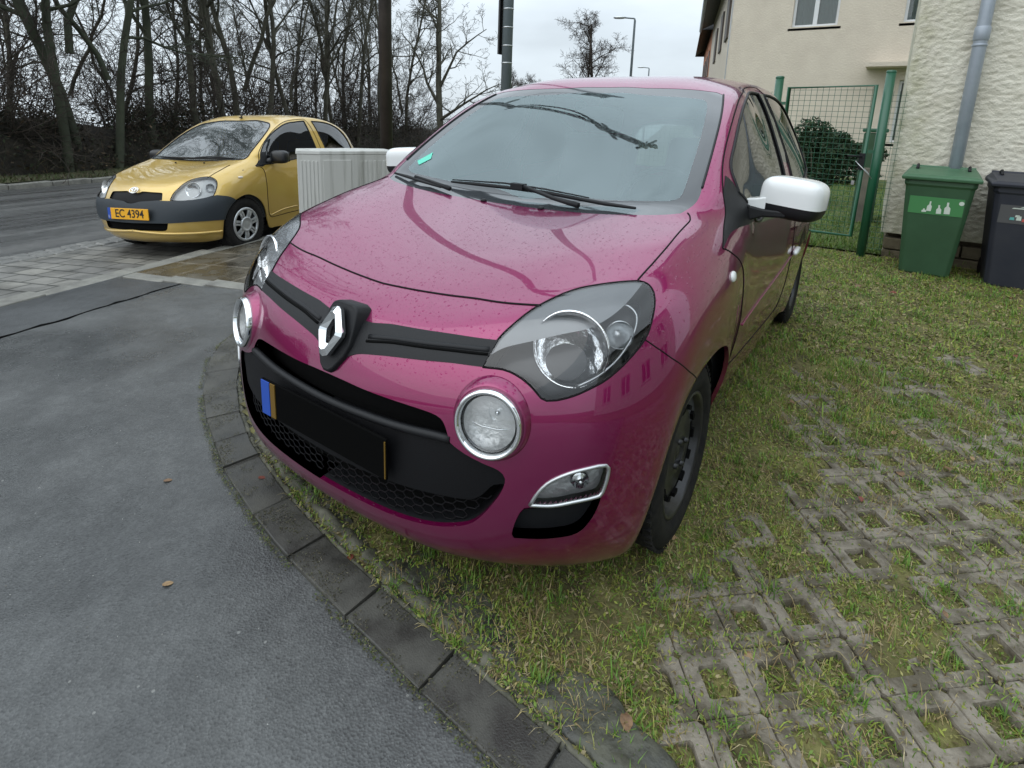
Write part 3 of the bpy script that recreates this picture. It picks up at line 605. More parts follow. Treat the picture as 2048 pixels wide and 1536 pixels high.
        b.tube([Mx@Vector((-.055,-.006,-.018)),Mx@Vector((-.02,-.014,-.016)),Mx@Vector((.02,-.014,-.016)),Mx@Vector((.055,-.006,-.018))],.002,6)
        b.build('bulb_mount',M['chrome'],lm)
        lathe_obj('lens',[(r0*.80,-.002),(r0*.6,.006),(r0*.3,.010),(0,.011)],M['glass_lamp'],lm,Mx,48)
        # corner lamp and the black recess under it
        fo=sh.make('corner_lamp',sh.sel('fog'),M['glass_lamp'],car,off=.002,sides=(sd,))
        sh.make('housing',sh.sel('fog'),M['facet'],fo,off=-.025,sides=(sd,),skirt=-.02)
        b=MB(); b.tube(sh.line(FA['fog']+[FA['fog'][0]],.001,sd),.0045,8); b.build('rim',M['satin'],fo)
        pc,pn=S.pt(3.25,4.0,-.012,sd); Mf=frame_at(pc,pn); lathe_obj('bulb',[(.022,-.010),(.020,-.002),(.012,-.006),(.008,.006),(0,.008)],M['chrome'],fo,Mf,20)
        rb=sh.make('bumper_recess',sh.sel('fogblack'),M['black_plastic'],car,off=-.028,sides=(sd,),skirt=-.030)
        # repeater on the wing
        p0,n0=S.pt(*FA['indic'],.001,sd); b=MB(); Mi=frame_at(p0,n0); ellipsoid(b,(0,0,0),(.027,.017,.008),18,8,.95,Mx=Mi); b.build('repeater',M['white_paint'],car)
        p0,n0=S.pt(19.5,7.69,.012,sd); p1,_=S.pt(19.2,7.73,.012,sd); b=MB(); ellipsoid(b,(p0+p1)/2,(.014,.085,.016),12,8,.7); b.build('door_handle',M['white_paint'],car)
        # mirror
        mo=bpy.data.objects.new('mirror',None); C.objects.link(mo); mo.parent=car; mo.empty_display_size=.05
        mc=(.912*sd,1.255,1.026); Mm=Matrix.Rotation(math.radians(-12*sd),4,'Z')@Matrix.Rotation(math.radians(4*sd),4,'Y')
        b=MB(); ellipsoid(b,mc,(.100,.068,.071),36,14,.50,zmin=-.10,Mx=Mm)
        # white arm from the cap towards the door
        vs=[]
        for x,y,z,hy,hz_ in ((.835,1.25,1.005,.045,.022),(.800,1.235,1.0,.036,.020),(.772,1.225,.998,.030,.018)):
            for dy,dz in ((-1,-1),(-1,1),(1,1),(1,-1)): vs.append((x*sd,y+dy*hy,z+dz*hz_))
        b.add(vs,[(i*4+k,i*4+(k+1)%4,(i+1)*4+(k+1)%4,(i+1)*4+k) for i in range(2) for k in range(4)]+[(8,9,10,11)])
        b.build('cap',M['white_paint'],mo,bevel=.004)
        b=MB(); ellipsoid(b,mc,(.0985,.067,.071),36,8,.50,zmax=-.09,Mx=Mm)
        vs=[]
        for x,y,z,hy,hz_ in ((.90,1.25,.975,.055,.012),(.83,1.245,.972,.05,.014),(.79,1.23,.968,.045,.026),(.755,1.20,.962,.055,.05),(.73,1.17,.958,.06,.06)):
            for dy,dz in ((-1,-1),(-1,1),(1,1),(1,-1)): vs.append((x*sd,y+dy*hy,z+dz*hz_))
        b.add(vs,[(i*4+k,i*4+(k+1)%4,(i+1)*4+(k+1)%4,(i+1)*4+k) for i in range(4) for k in range(4)])
        b.build('foot',M['black_plastic'],mo,bevel=.006)
        b=MB(); b.add([(mc[0]+a*.075,mc[1]+.062,mc[2]+c_*.05) for a,c_ in ((-1,-1),(1,-1),(1,1),(-1,1))],[(0,1,2,3)]); b.build('mirror_glass',M['chrome'],mo)
    # wipers, washer jets
    b=MB()
    def blade(pts,r=.007): b.tube(pts,[r*.6]+[r]*(len(pts)-2)+[r*.6],6)
    blade([(-.345,.948,.992),(-.22,.975,.99),(-.06,.995,.988),(.10,.990,.986),(.24,.955,.984),(.38,.905,.985),(.505,.862,.990)],.008)
    blade([(-.345,.955,1.000),(-.1,.985,1.006),(.1,.985,1.0),(.30,.94,.994)],.004)
    b.tube([(-.02,.985,1.004),(.06,.955,.995),(.17,.925,.978),(.28,.90,.968)],[.009,.008,.009,.012],6); b.box((-.03,.985,1.0),(.06,.03,.022),-.1)
    b.build('wiper',M['black_plastic'],car)
    b=MB()
    blade([(-.645,.912,1.006),(-.55,.893,1.0),(-.46,.882,.990),(-.34,.876,.975)],.008); b.tube([(-.5,.89,1.004),(-.42,.90,.99),(-.30,.885,.972)],[.008,.008,.011],6)
    b.build('wiper',M['black_plastic'],car)
    for x in (.132,-.132):
        b=MB(); ellipsoid(b,(x,.893,.942),(.014,.011,.008),12,6,1); b.build('washer_jet',M['black_plastic'],car)
    b=MB(); b.add([S.pt(u,v,.0015,-1)[0] for u,v in FA['sticker']],[(0,1,2,3)]); b.build('windshield_sticker',M['greenstick'],ws)
    # rear-view mirror inside, aerial
    b=MB(); ellipsoid(b,(0,1.62,1.30),(.11,.02,.03),16,8,.7); b.tube([(0,1.62,1.32),(0,1.66,1.375)],.008,6); b.build('interior_mirror',M['interior'],car)
    inner_tub(car,S,0,0)
    for y in (.72,3.087): arch_liner(car,.80,y,.325)
    b=MB(); b.box((0,.62,.22),(.90,.8,.04)); b.box((0,1.9,.235),(1.46,2.0,.05)); b.box((0,.38,.45),(.80,.05,.45)); b.build('underbody',M['void'],car)
    for y in (.717,3.087):
        for sd in (1,-1): make_wheel(car,.703,y,.284,sd,'steel',0)
    return car
M['facet2']=pmat('headlamp_reflector',(.93,.94,.95),.10,metal=1,bump=.006,bscale=22)
M['brow']=pmat('lamp_inner_cover',(.27,.285,.30),.25,coat=.6)  # grey of the sky reflection on the upper lens, put into colour
M['facet']=pmat('faceted_reflector',(.85,.86,.86),.28,metal=.6,bump=.004,bscale=55)
M['lampwhite']=pmat('lamp_white_reflector',(.92,.93,.92),.35,metal=.35,bump=.0006,bscale=60)
magenta=magenta_car()

# ---------------------------------------------------------------- the gold hatchback in the bay
NET_Y=np.array([0,133,159,190,148,163,327,178,161,458,227,162,567,289,155,655,351,163,701,393,170,725,407,181,738,410,190,735,397,197,0,55,190,194,73,194,347,106,193,486,168,203,606,248,206,690,322,201,739,353,207,755,378,212,765,394,220,762,389,228,0,16,262,195,28,265,371,55,267,518,131,281,655,219,286,736,292,306,775,344,305,781,365,312,786,382,319,778,389,328,0,14,406,201,25,411,370,55,412,548,116,426,678,196,440,757,279,431,790,346,430,802,373,424,798,396,422,785,405,421,0,25,515,203,40,512,383,70,526,565,126,534,699,202,546,770,298,560,805,386,559,810,432,561,809,473,551,799,491,540,0,45,599,209,58,600,374,88,605,542,149,629,679,234,639,758,342,654,803,439,649,811,496,640,815,562,612,810,596,592,0,82,698,212,102,696,367,135,701,527,212,713,656,297,743,743,421,762,793,540,744,808,615,712,817,658,649,813,683,616,0,154,765,215,180,756,356,209,765,507,289,798,628,391,831,723,552,849,782,682,825,808,741,764,817,759,699,813,753,617,0,273,808,217,291,804,356,322,811,497,405,835,622,514,871,713,686,899,774,802,862,803,831,787,814,835,711,808,838,590,0,460,857,219,470,864,347,495,875,495,553,896,615,665,924,711,813,944,770,907,899,802,929,823,811,948,673,798,934,544,0,681,902,219,685,907,349,694,919,492,744,941,624,819,958,710,927,973,768,1003,924,803,1023,811,805,1018,668,798,1024,429,0,863,936,217,861,943,356,858,959,502,870,975,656,903,986,725,1020,1005,771,1082,934,802,1086,842,807,1104,550,755,1076,170,0,987,961,215,976,966,361,955,979,512,961,996,675,942,1007,726,1050,1037,773,1137,951,802,1145,843,808,1151,525,767,1154,191,0,1027,979,214,1012,1000,356,995,1002,505,980,1023,672,974,1027,725,1111,1090,782,1215,975,799,1222,861,814,1260,531,777,1252,188,0,1118,1060,212,1105,1067,359,1088,1077,496,1083,1096,648,1068,1099,706,1223,1174,753,1283,1021,808,1360,862,821,1356,530,792,1357,190,0,1374,1258,216,1359,1259,341,1344,1266,482,1334,1276,619,1354,1280,664,1453,1346,744,1527,1094,815,1544,883,829,1536,527,804,1536,187,0,1599,1403,218,1599,1412,339,1592,1415,457,1581,1416,588,1589,1407,635,1673,1436,727,1735,1174,831,1766,898,843,1757,522,818,1755,183,0,1729,1465,224,1724,1477,329,1724,1481,452,1728,1478,571,1745,1458,627,1848,1447,739,1884,1189,848,1922,918,853,1907,514,825,1903,175,0,1832,1500,226,1845,1508,347,1851,1506,457,1874,1498,578,1893,1469,648,1949,1459,759,2013,1189,866,2023,923,864,2013,502,830,2006,169,0,2074,1520,232,2087,1517,358,2095,1508,481,2119,1504,616,2154,1488,674,2192,1471,776,2221,1201,890,2219,921,872,2206,496,830,2194,159,0,2503,1506,238,2516,1487,368,2533,1468,498,2546,1461,630,2558,1450,692,2556,1433,796,2557,1172,880,2548,935,880,2544,439,835,2540,173,0,2917,1471,240,2931,1438,370,2930,1398,498,2936,1372,622,2923,1335,691,2912,1318,781,2830,1108,877,2802,887,894,2761,567,821,2720,119,0,3209,1415,238,3233,1358,362,3209,1316,489,3204,1250,579,3172,1186,650,3084,1143,755,3012,1046,864,2946,814,885,2847,680,868,2856,562,0,3427,1360,233,3413,1307,350,3401,1234,464,3373,1164,549,3319,1097,622,3247,1045,707,3178,939,836,3118,776,873,3078,709,857,3038,593,0,3503,1164,225,3495,1113,344,3477,1050,468,3447,989,560,3415,933,624,3356,880,708,3283,834,795,3205,771,858,3204,696,856,3239,595,0,3596,918,211,3580,874,368,3559,828,482,3528,788,605,3490,753,679,3426,729,754,3366,697,808,3326,639,831,3336,567,840,3361,475,0,3678,576,208,3673,557,345,3659,546,476,3625,516,600,3589,504,693,3520,478,751,3467,461,793,3439,417,814,3429,384,823,3428,315,0,3639,243,202,3630,240,337,3613,238,461,3579,238,582,3540,238,672,3482,242,725,3456,229,764,3437,225,789,3430,206,805,3435,191],float).reshape((28, 10, 3))/1000
FY=json.loads('''{"hl":[[4.913,2.289],[5.642,2.403],[6.19,2.59],[6.672,2.763],[7.089,3.071],[7.143,3.548],[7.007,3.991],[6.683,4.397],[6.215,4.769],[5.677,4.951],[5.18,4.959],[4.852,4.893],[4.74,4.339],[4.682,3.52],[4.727,2.78]],"grille":[[5.8,0],[5.785,0.282],[5.943,0.452],[5.91,0.868],[5.79,1.655],[5.638,1.751],[4.981,1.819],[4.959,1.513],[4.877,0.726],[4.82,0.471],[4.663,0.219],[4.6,0]],"bumper":[[4.6,0],[4.663,0.219],[4.82,0.471],[4.877,0.726],[4.959,1.513],[4.817,2.294],[4.682,3.52],[4.808,4.9],[4.868,5.098],[4.783,5.782],[4.675,7.434],[4.65,9],[2.65,9],[2.654,7.76],[2.696,4.446],[2.733,3.302],[2.766,2.237],[2.799,1.257],[2.8,0]],"lowblack":[[2.85,0],[2.799,1.257],[2.748,2.212],[2.311,2.134],[2.175,1.992],[2.188,1.25],[2.22,0]],"ridge":[[2.15,0],[1.94,1.75],[1.74,3.265],[1.62,5.285],[1.54,7.2]],"hood":[[5.9,0],[5.95,0.45],[5.95,0.87],[5.8,1.655],[5.64,1.8],[4.98,1.9],[4.95,2.3],[6.0,3.0],[6.8,4.0],[7.029,4.08],[7.889,4.183],[9.077,4.197],[10.467,4.239],[10.7,3.9],[11.2,2.6],[11.6,1.2],[11.8,0]],"ws":[[11.8,0],[11.6,1.2],[11.2,2.6],[10.7,3.9],[10.8,4.1],[12.879,3.957],[14.449,4.026],[15.3,3.8],[15.831,3.322],[16.01,2.679],[16.3,1.2],[16.35,0]],"winF":[[9.95,5.95],[12.439,5.054],[14.422,4.712],[15.449,4.862],[16.81,4.954],[18.158,4.925],[18.038,5.534],[17.955,6.148],[17.9,6.709],[15.437,6.655],[13.725,6.511]],"winR":[[18.711,4.978],[19.852,4.924],[20.423,5.104],[21.023,5.609],[21.354,6.222],[18.831,6.691]],"door":[[9.511,6.0],[12.2,4.9],[14.4,4.6],[15.6,4.6],[17.0,4.7],[18.3,4.7],[18.41,5.591],[18.38,6.836],[18.32,8.17],[17.84,8.441],[10.977,8.629],[10.513,8.212],[10.414,7.319],[10.3,6.5]],"triangle":[[9.45,5.9],[12.6,5.0],[13.2,5.3],[11.2,6.15],[10.364,6.268]],"indic":[6.954,6.181],"trim":[[11.018,8.6],[13.164,8.45],[14.984,8.38]]}''')
def gold_car():
    S=Surf(NET_Y); P_={k:v for k,v in FY.items() if k not in ('ridge','indic','trim')}
    P_['rearglass']=[[23.3,0],[23.3,2],[23.5,3.8],[24.8,4.2],[25.0,2],[25.0,0]]
    sh=Shell(S,P_,.22,.16)
    car=thing('hatchback_car','gold three-door hatchback with dark grey bumper and orange plate EC 4394, in the paved bay','car')
    car.matrix_world=Matrix.Translation((-4.957,1.476,-.2635))@(Matrix.Rotation(math.radians(18.43),4,'Z')@Matrix.Rotation(math.radians(-2.344),4,'Y')@Matrix.Rotation(math.radians(-1.403),4,'X'))
    pm=M['gold']; gl=['ws','winF','winR','triangle','rearglass']; holes=['hl','grille','lowblack']
    sh.make('body',sh.sel(None,holes+gl+['hood','bumper','door']),pm,car,skirt=.012)
    sh.make('hood',sh.sel('hood',holes+['ws','bumper']),pm,car,skirt=.012)
    sh.make('bumper',sh.sel('bumper',['grille','hl']),M['bumper_grey'],car,off=.010,skirt=.02)
    sh.make('door',sh.sel('door',gl),pm,car,skirt=.012,join=False)
    sh.make('grille',sh.sel('grille'),M['black_deep'],car,off=-.014,skirt=-.012)
    sh.make('air_intake',sh.sel('lowblack'),M['void'],car,off=-.03,skirt=-.03)
    sh.make('windshield',sh.sel('ws'),M['glass_y'],car,off=-.001)
    sh.make('side_window',sh.sel('winF',['triangle']),M['glass_side'],car,off=-.002,join=False)
    sh.make('quarter_window',sh.sel('winR'),M['glass_side'],car,off=-.002,join=False)
    sh.make('rear_window',sh.sel('rearglass'),M['glass_side'],car,off=-.002)
    sh.make('mirror_triangle',sh.sel('triangle'),M['black_plastic'],car,off=.002,skirt=.006,join=False)
    for nm,L,r_,mt in (('hood_seam',FY['hood'][8:12],.004,M['seam']),('door_seam',FY['door']+[FY['door'][0]],.004,M['seam']),('window_seal',FY['winF']+[FY['winF'][0]],.008,M['black_plastic']),('window_seal',FY['winR']+[FY['winR'][0]],.008,M['black_plastic']),('windshield_seal',FY['ws'],.008,M['black_plastic']),('sill_strip',FY['trim'],.008,pm),('bumper_ridge',FY['ridge'],.016,pm)):
        for sd in (1,-1):
            b=MB(); b.tube(sh.line(L,0,sd),r_,6); b.build(nm,mt,car)
    # emblem: three chrome ovals
    b=MB(); p0,n0=S.pt(6.0,0,.012); Mx=frame_at(p0,n0)
    for (cx_,cy_,a,c2) in ((0,0,.052,.034),(0,.010,.034,.014),(0,-.002,.015,.032)):
        b.tube([Mx@Vector((cx_+a*math.cos(t),cy_+c2*math.sin(t),0)) for t in [2*math.pi*k/24 for k in range(24)]],.0045,5,closed=True)
    b.build('badge',M['chrome'],car)
    for sd in (1,-1):
        h=bpy.data.objects.new('headlight',None); C.objects.link(h); h.parent=car; h.empty_display_size=.05
        m=sh.sel('hl'); sh.make('lens',m,M['glass_lamp'],h,off=.003,sides=(sd,)); sh.make('housing',m,M['lampgrey'],h,off=-.035,sides=(sd,),skirt=-.036)
        for c_,ax,r,mt in (((.585,.245,.70),(.3,-.93,.15),.072,M['reflector']),((.700,.345,.715),(.6,-.75,.1),.040,M['satin'])):
            Mx=frame_at(Vector((c_[0]*sd,c_[1],c_[2])),Vector((ax[0]*sd,ax[1],ax[2]))); lathe_obj('reflector',[(r*1.06,.006),(r,.006),(r*.8,-.02),(r*.4,-.04),(0,-.045)],mt,h,Mx,32)
        b=MB(); b.tube(sh.line(FY['hl']+[FY['hl'][0]],.001,sd),.004,6); b.build('seal',M['seam'],h)
        p0,n0=S.pt(*FY['indic'],.002,sd); b=MB(); ellipsoid(b,(0,0,0),(.032,.014,.01),14,6,.9,Mx=frame_at(p0,n0)); b.build('repeater',M['amberwhite'],car)
        mo=bpy.data.objects.new('mirror',None); C.objects.link(mo); mo.parent=car; mo.empty_display_size=.05
        b=MB(); ellipsoid(b,(.885*sd,1.20,1.00),(.105,.06,.075),24,14,.6); b.tube([(.80*sd,1.19,.965),(.745*sd,1.14,.945)],[.03,.045],8); b.build('housing',M['gloss_grey'],mo)
        b=MB(); b.add([(.885*sd+a*.085,1.262,1.0+c_*.055) for a,c_ in ((-1,-1),(1,-1),(1,1),(-1,1))],[(0,1,2,3)]); b.build('mirror_glass',M['chrome'],mo)
    # plate
    T_=Matrix.Translation((0,-.006,.468))
    b=MB(); b.box((.018,0,0),(.484,.010,.112)); pl=b.build('number_plate',M['plate_yellow'],car,bevel=.003); pl.matrix_local=T_
    b=MB(); b.box((-.242,-.0005,0),(.036,.011,.112)); b.build('blue_band',M['plate_blue'],pl)
    textmesh('plate_text','EC 4394',.115,M['ink'],pl,Matrix.Translation((.02,-.0062,0))@Matrix.Rotation(math.pi/2,4,'X'),.0008,.93)
    textmesh('country_letter','L',.036,M['white_paint'],pl,Matrix.Translation((-.242,-.0072,-.03))@Matrix.Rotation(math.pi/2,4,'X'),.0008)
    b=MB(); b.tube([(-.55,.925,1.0),(-.3,.905,.995),(.0,.925,.99),(.1,.93,.985)],.007,6); b.tube([(-.05,.935,.995),(.15,.935,1.005),(.35,.92,1.0),(.52,.885,.99)],.007,6); b.build('wiper',M['black_plastic'],car)
    b=MB(); b.box((0,.94,.985),(1.0,.05,.02)); b.build('cowl',M['black_plastic'],car)
    b=MB(); b.tube([(-.05,1.70,1.47),(-.05,1.74,1.52)],.008,6); b.lathe([(.02,0),(.018,.012),(.0,.016)],12,Matrix.Translation((-.05,1.70,1.462))); b.build('aerial',M['black_plastic'],car)
    for x in (.2,-.2):
        b=MB(); ellipsoid(b,(x,.80,.942),(.012,.01,.008),10,5,1); b.build('washer_jet',M['black_plastic'],car)
    inner_tub(car,S,0,0)
    for y in (.715,3.087): arch_liner(car,.775,y,.32)
    b=MB(); b.box((0,.62,.23),(.85,.7,.04)); b.box((0,1.9,.25),(1.42,2.0,.05)); b.box((0,.38,.42),(.80,.05,.36)); b.build('underbody',M['void'],car)
    for y in (.712,3.085):
        for sd in (1,-1): make_wheel(car,.70,y,.290,sd,'cap',0)
    return car
M['lampgrey']=pmat('lamp_housing',(.62,.63,.62),.35,metal=.2)
M['amberwhite']=pmat('repeater_lens',(.7,.62,.5),.2,coat=.6)
M['glass_y']=glassmat('windshield_glass_gold_car',(.45,.5,.5),ior=2.4,fog=.16,fogcol=(.34,.38,.38),rough=.03)
gold=gold_car()
# ================================================================ ground and street
AN=math.radians(18.43); DV=Vector((-math.sin(AN),math.cos(AN),0)); EV=Vector((-math.cos(AN),-math.sin(AN),0))
def smooth(a,b,x):
    t=min(1,max(0,(x-a)/(b-a))); return t*t*(3-2*t)
def rs(x,y): return -(x*math.cos(AN)+y*math.sin(AN)), -x*math.sin(AN)+y*math.cos(AN)
def base(x,y):
    r,s=rs(x,y); return smooth(.3,2.0,r)*(.0466*x-.0103*y)
def xy(r,s): return (EV*r+DV*s).xy
def pave(x,y):
    r,s=rs(x,y); return base(x,y)+.06*smooth(.3,2.0,r)
def road(x,y): return base(x,y)-.017
LOCM=Matrix(((math.cos(AN),-math.sin(AN),0,0),(math.sin(AN),math.cos(AN),0,0),(0,0,1,0),(0,0,0,1)))   # local x = -r, local y = s
def steps(a,b,n): return [a+(b-a)*i/n for i in range(n+1)]
def sheet(name,rr,ss,zf,mat,off=0,skirt=0):
    """sheet over a grid of (r,s); local axes run along the street"""
    vs=[];fs=[];n=len(ss)
    for r in rr:
        for s_ in ss:
            x,y=xy(r,s_); vs.append((-r,s_,zf(x,y)+off))
    for i in range(len(rr)-1):
        for j in range(n-1): fs.append((i*n+j,i*n+j+1,(i+1)*n+j+1,(i+1)*n+j))
    b=MB(); b.smooth=True; b.add(vs,fs); o=b.build(name,mat); o.matrix_world=LOCM; return o
def fine(a,b,brk):
    out=[a]
    for x in brk:
        if a<x<b: out.append(x)
    return out+[b]
# -------- materials of the ground
def asphalt(name,c1,c2,stone,sc=1.0,wet=.5,stretch=(1,1,1),rlo=.18,rhi=.62,bumpd=.0022,stones=True):
    m,nt,p=newmat(name); tc=N(nt,'ShaderNodeTexCoord'); L=nt.links
    a=N(nt,'ShaderNodeTexNoise'); a.inputs['Scale'].default_value=1.1; a.inputs['Detail'].default_value=6; a.inputs['Roughness'].default_value=.6
    mp=N(nt,'ShaderNodeMapping'); mp.inputs['Scale'].default_value=stretch; L.new(tc.outputs['Object'],mp.inputs[0]); L.new(mp.outputs[0],a.inputs[0])
    g=N(nt,'ShaderNodeTexVoronoi'); g.inputs['Scale'].default_value=170*sc; L.new(tc.outputs['Object'],g.inputs[0])
    g2=N(nt,'ShaderNodeTexNoise'); g2.inputs['Scale'].default_value=130*sc; g2.inputs['Detail'].default_value=4; L.new(tc.outputs['Object'],g2.inputs[0])
    r=N(nt,'ShaderNodeMapRange'); r.inputs[1].default_value=.35; r.inputs[2].default_value=.65; L.new(a.outputs[0],r.inputs[0])
    x=N(nt,'ShaderNodeMix',data_type='RGBA'); x.inputs[6].default_value=(*c1,1); x.inputs[7].default_value=(*c2,1); L.new(r.outputs[0],x.inputs[0])
    # grain: darken pits, lighten chips
    sp=N(nt,'ShaderNodeSeparateColor'); L.new(g.outputs['Color'],sp.inputs[0])
    mr=N(nt,'ShaderNodeMapRange'); mr.inputs[3].default_value=.8; mr.inputs[4].default_value=1.25; L.new(sp.outputs[1],mr.inputs[0])
    x2=N(nt,'ShaderNodeVectorMath',operation='SCALE'); L.new(x.outputs[2],x2.inputs[0]); L.new(mr.outputs[0],x2.inputs['Scale'])
    md=N(nt,'ShaderNodeTexNoise'); md.inputs['Scale'].default_value=5.5; md.inputs['Detail'].default_value=7; md.inputs['Roughness'].default_value=.7; L.new(tc.outputs['Object'],md.inputs[0])
    mq=N(nt,'ShaderNodeMapRange'); mq.inputs[1].default_value=.3; mq.inputs[2].default_value=.7; mq.inputs[3].default_value=.72; mq.inputs[4].default_value=1.28; L.new(md.outputs[0],mq.inputs[0])
    x4=N(nt,'ShaderNodeVectorMath',operation='SCALE'); L.new(x2.outputs[0],x4.inputs[0]); L.new(mq.outputs[0],x4.inputs['Scale'])
    last=x4.outputs[0]
    if stones:
        v=N(nt,'ShaderNodeTexVoronoi'); v.inputs['Scale'].default_value=26*sc; L.new(tc.outputs['Object'],v.inputs[0])
        s3=N(nt,'ShaderNodeSeparateColor'); L.new(v.outputs['Color'],s3.inputs[0])
        gt=N(nt,'ShaderNodeMath',operation='GREATER_THAN'); gt.inputs[1].default_value=.93; L.new(s3.outputs[0],gt.inputs[0])
        ls=N(nt,'ShaderNodeMath',operation='LESS_THAN'); ls.inputs[1].default_value=.10; L.new(v.outputs['Distance'],ls.inputs[0])
        mm=N(nt,'ShaderNodeMath',operation='MULTIPLY'); L.new(gt.outputs[0],mm.inputs[0]); L.new(ls.outputs[0],mm.inputs[1])
        x3=N(nt,'ShaderNodeMix',data_type='RGBA'); x3.inputs[7].default_value=(*stone,1); L.new(mm.outputs[0],x3.inputs[0]); L.new(last,x3.inputs[6]); last=x3.outputs[2]
    L.new(last,p.inputs['Base Color'])
    rr=N(nt,'ShaderNodeMapRange'); rr.inputs[1].default_value=.38; rr.inputs[2].default_value=.62; rr.inputs[3].default_value=rlo; rr.inputs[4].default_value=rhi; L.new(a.outputs[0],rr.inputs[0]); L.new(rr.outputs[0],p.inputs['Roughness'])
    ad=N(nt,'ShaderNodeMath',operation='ADD'); L.new(g.outputs['Distance'],ad.inputs[0]); L.new(g2.outputs[0],ad.inputs[1])
    b=N(nt,'ShaderNodeBump'); b.inputs['Strength'].default_value=.8; b.inputs['Distance'].default_value=bumpd; L.new(ad.outputs[0],b.inputs['Height']); L.new(b.outputs[0],p.inputs['Normal'])
    return m
def bricks(name,c1,c2,mortar,w,h,ms=.01,offs=.5,rough=.4,wetn=.5,rot=0,spec=.5,rlo=.12,rhi=.6,bumpd=.004):
    m,nt,p=newmat(name); tc=N(nt,'ShaderNodeTexCoord'); L=nt.links
    mp=N(nt,'ShaderNodeMapping'); mp.inputs['Rotation'].default_value=(0,0,rot); L.new(tc.outputs['Object'],mp.inputs[0])
    b=N(nt,'ShaderNodeTexBrick'); b.inputs['Scale'].default_value=1; b.inputs['Brick Width'].default_value=w; b.inputs['Row Height'].default_value=h; b.inputs['Mortar Size'].default_value=ms; b.inputs['Mortar Smooth'].default_value=.15; b.offset=offs
    b.inputs['Color1'].default_value=(*c1,1); b.inputs['Color2'].default_value=(*c2,1); b.inputs['Mortar'].default_value=(*mortar,1); L.new(mp.outputs[0],b.inputs[0])
    n=N(nt,'ShaderNodeTexNoise'); n.inputs['Scale'].default_value=3; n.inputs['Detail'].default_value=7; n.inputs['Roughness'].default_value=.65; L.new(tc.outputs['Object'],n.inputs[0])
    mr=N(nt,'ShaderNodeMapRange'); mr.inputs[1].default_value=.3; mr.inputs[2].default_value=.7; mr.inputs[3].default_value=.6; mr.inputs[4].default_value=1.35; L.new(n.outputs[0],mr.inputs[0])
    sc=N(nt,'ShaderNodeVectorMath',operation='SCALE'); L.new(b.outputs[0],sc.inputs[0]); L.new(mr.outputs[0],sc.inputs['Scale']); L.new(sc.outputs[0],p.inputs['Base Color'])
    r2=N(nt,'ShaderNodeMapRange'); r2.inputs[1].default_value=.4; r2.inputs[2].default_value=.6; r2.inputs[3].default_value=rlo; r2.inputs[4].default_value=rhi; L.new(n.outputs[0],r2.inputs[0]); L.new(r2.outputs[0],p.inputs['Roughness'])
    n2=N(nt,'ShaderNodeTexNoise'); n2.inputs['Scale'].default_value=90; n2.inputs['Detail'].default_value=4; L.new(tc.outputs['Object'],n2.inputs[0])
    su=N(nt,'ShaderNodeMath',operation='MULTIPLY_ADD'); su.inputs[1].default_value=-1.0; L.new(b.outputs['Fac'],su.inputs[0]); 
    m3=N(nt,'ShaderNodeMath',operation='MULTIPLY'); m3.inputs[1].default_value=.4; L.new(n2.outputs[0],m3.inputs[0]); L.new(m3.outputs[0],su.inputs[2])
    bu=N(nt,'ShaderNodeBump'); bu.inputs['Strength'].default_value=.8; bu.inputs['Distance'].default_value=bumpd; L.new(su.outputs[0],bu.inputs['Height']); L.new(bu.outputs[0],p.inputs['Normal'])
    return m
def leafmat(name,rough=.55,trans=.25):
    m,nt,p=newmat(name); a=N(nt,'ShaderNodeAttribute'); a.attribute_name='tint'; nt.links.new(a.outputs['Color'],p.inputs['Base Color']); p.inputs['Roughness'].default_value=rough
    if trans:
        out=[n for n in nt.nodes if n.type=='OUTPUT_MATERIAL'][0]; t=N(nt,'ShaderNodeBsdfTranslucent'); nt.links.new(a.outputs['Color'],t.inputs[0]); x=N(nt,'ShaderNodeMixShader'); x.inputs[0].default_value=trans
        nt.links.new(p.outputs[0],x.inputs[1]); nt.links.new(t.outputs[0],x.inputs[2]); nt.links.new(x.outputs[0],out.inputs[0])
    return m
M['asphalt']=asphalt('asphalt_pavement',(.054,.056,.056),(.090,.092,.090),(.19,.19,.18),rlo=.16,rhi=.46,bumpd=.0014)
M['asphalt_new']=asphalt('asphalt_patch',(.040,.042,.043),(.062,.065,.066),(.2,.2,.19),rlo=.3,rhi=.55,stones=False)
M['asphalt_road']=asphalt('asphalt_road',(.05,.05,.05),(.085,.084,.08),(.25,.25,.24),stretch=(1.2,.10,1),rlo=.16,rhi=.6,stones=False)
M['bay']=bricks('bay_pavers',(.22,.21,.185),(.15,.145,.135),(.05,.05,.042),.30,.20,.012,.5,rlo=.35,rhi=.7)
M['slabs']=bricks('wet_slabs',(.10,.085,.058),(.065,.056,.042),(.16,.14,.11),.60,.45,.016,.0,rlo=.06,rhi=.45)
M['kerbstone']=pmat('kerb_concrete',(.24,.235,.205),.55,col2=(.14,.135,.12),vscale=6,bump=.002,bscale=80,rvar=.15)
M['kerbdark']=pmat('kerb_wet',(.032,.031,.027),.5,col2=(.078,.075,.064),vscale=7,bump=.0012,bscale=220,rvar=.18)
M['haunch']=pmat('old_mortar',(.05,.05,.034),.8,col2=(.14,.135,.10),vscale=16,bump=.006,bscale=30)
M['soil']=pmat('soil_moss',(.07,.06,.026),.9,col2=(.19,.18,.06),vscale=7,bump=.012,bscale=45,detail=9)
M['paver']=pmat('grass_paver',(.10,.085,.058),.78,col2=(.25,.22,.175),vscale=11,bump=.004,bscale=110,detail=12,vlo=.40,vhi=.58)
M['grass']=leafmat('grass_blades'); M['verge']=pmat('verge_ground',(.045,.06,.018),.9,col2=(.09,.085,.04),vscale=2.5,bump=.03,bscale=14)
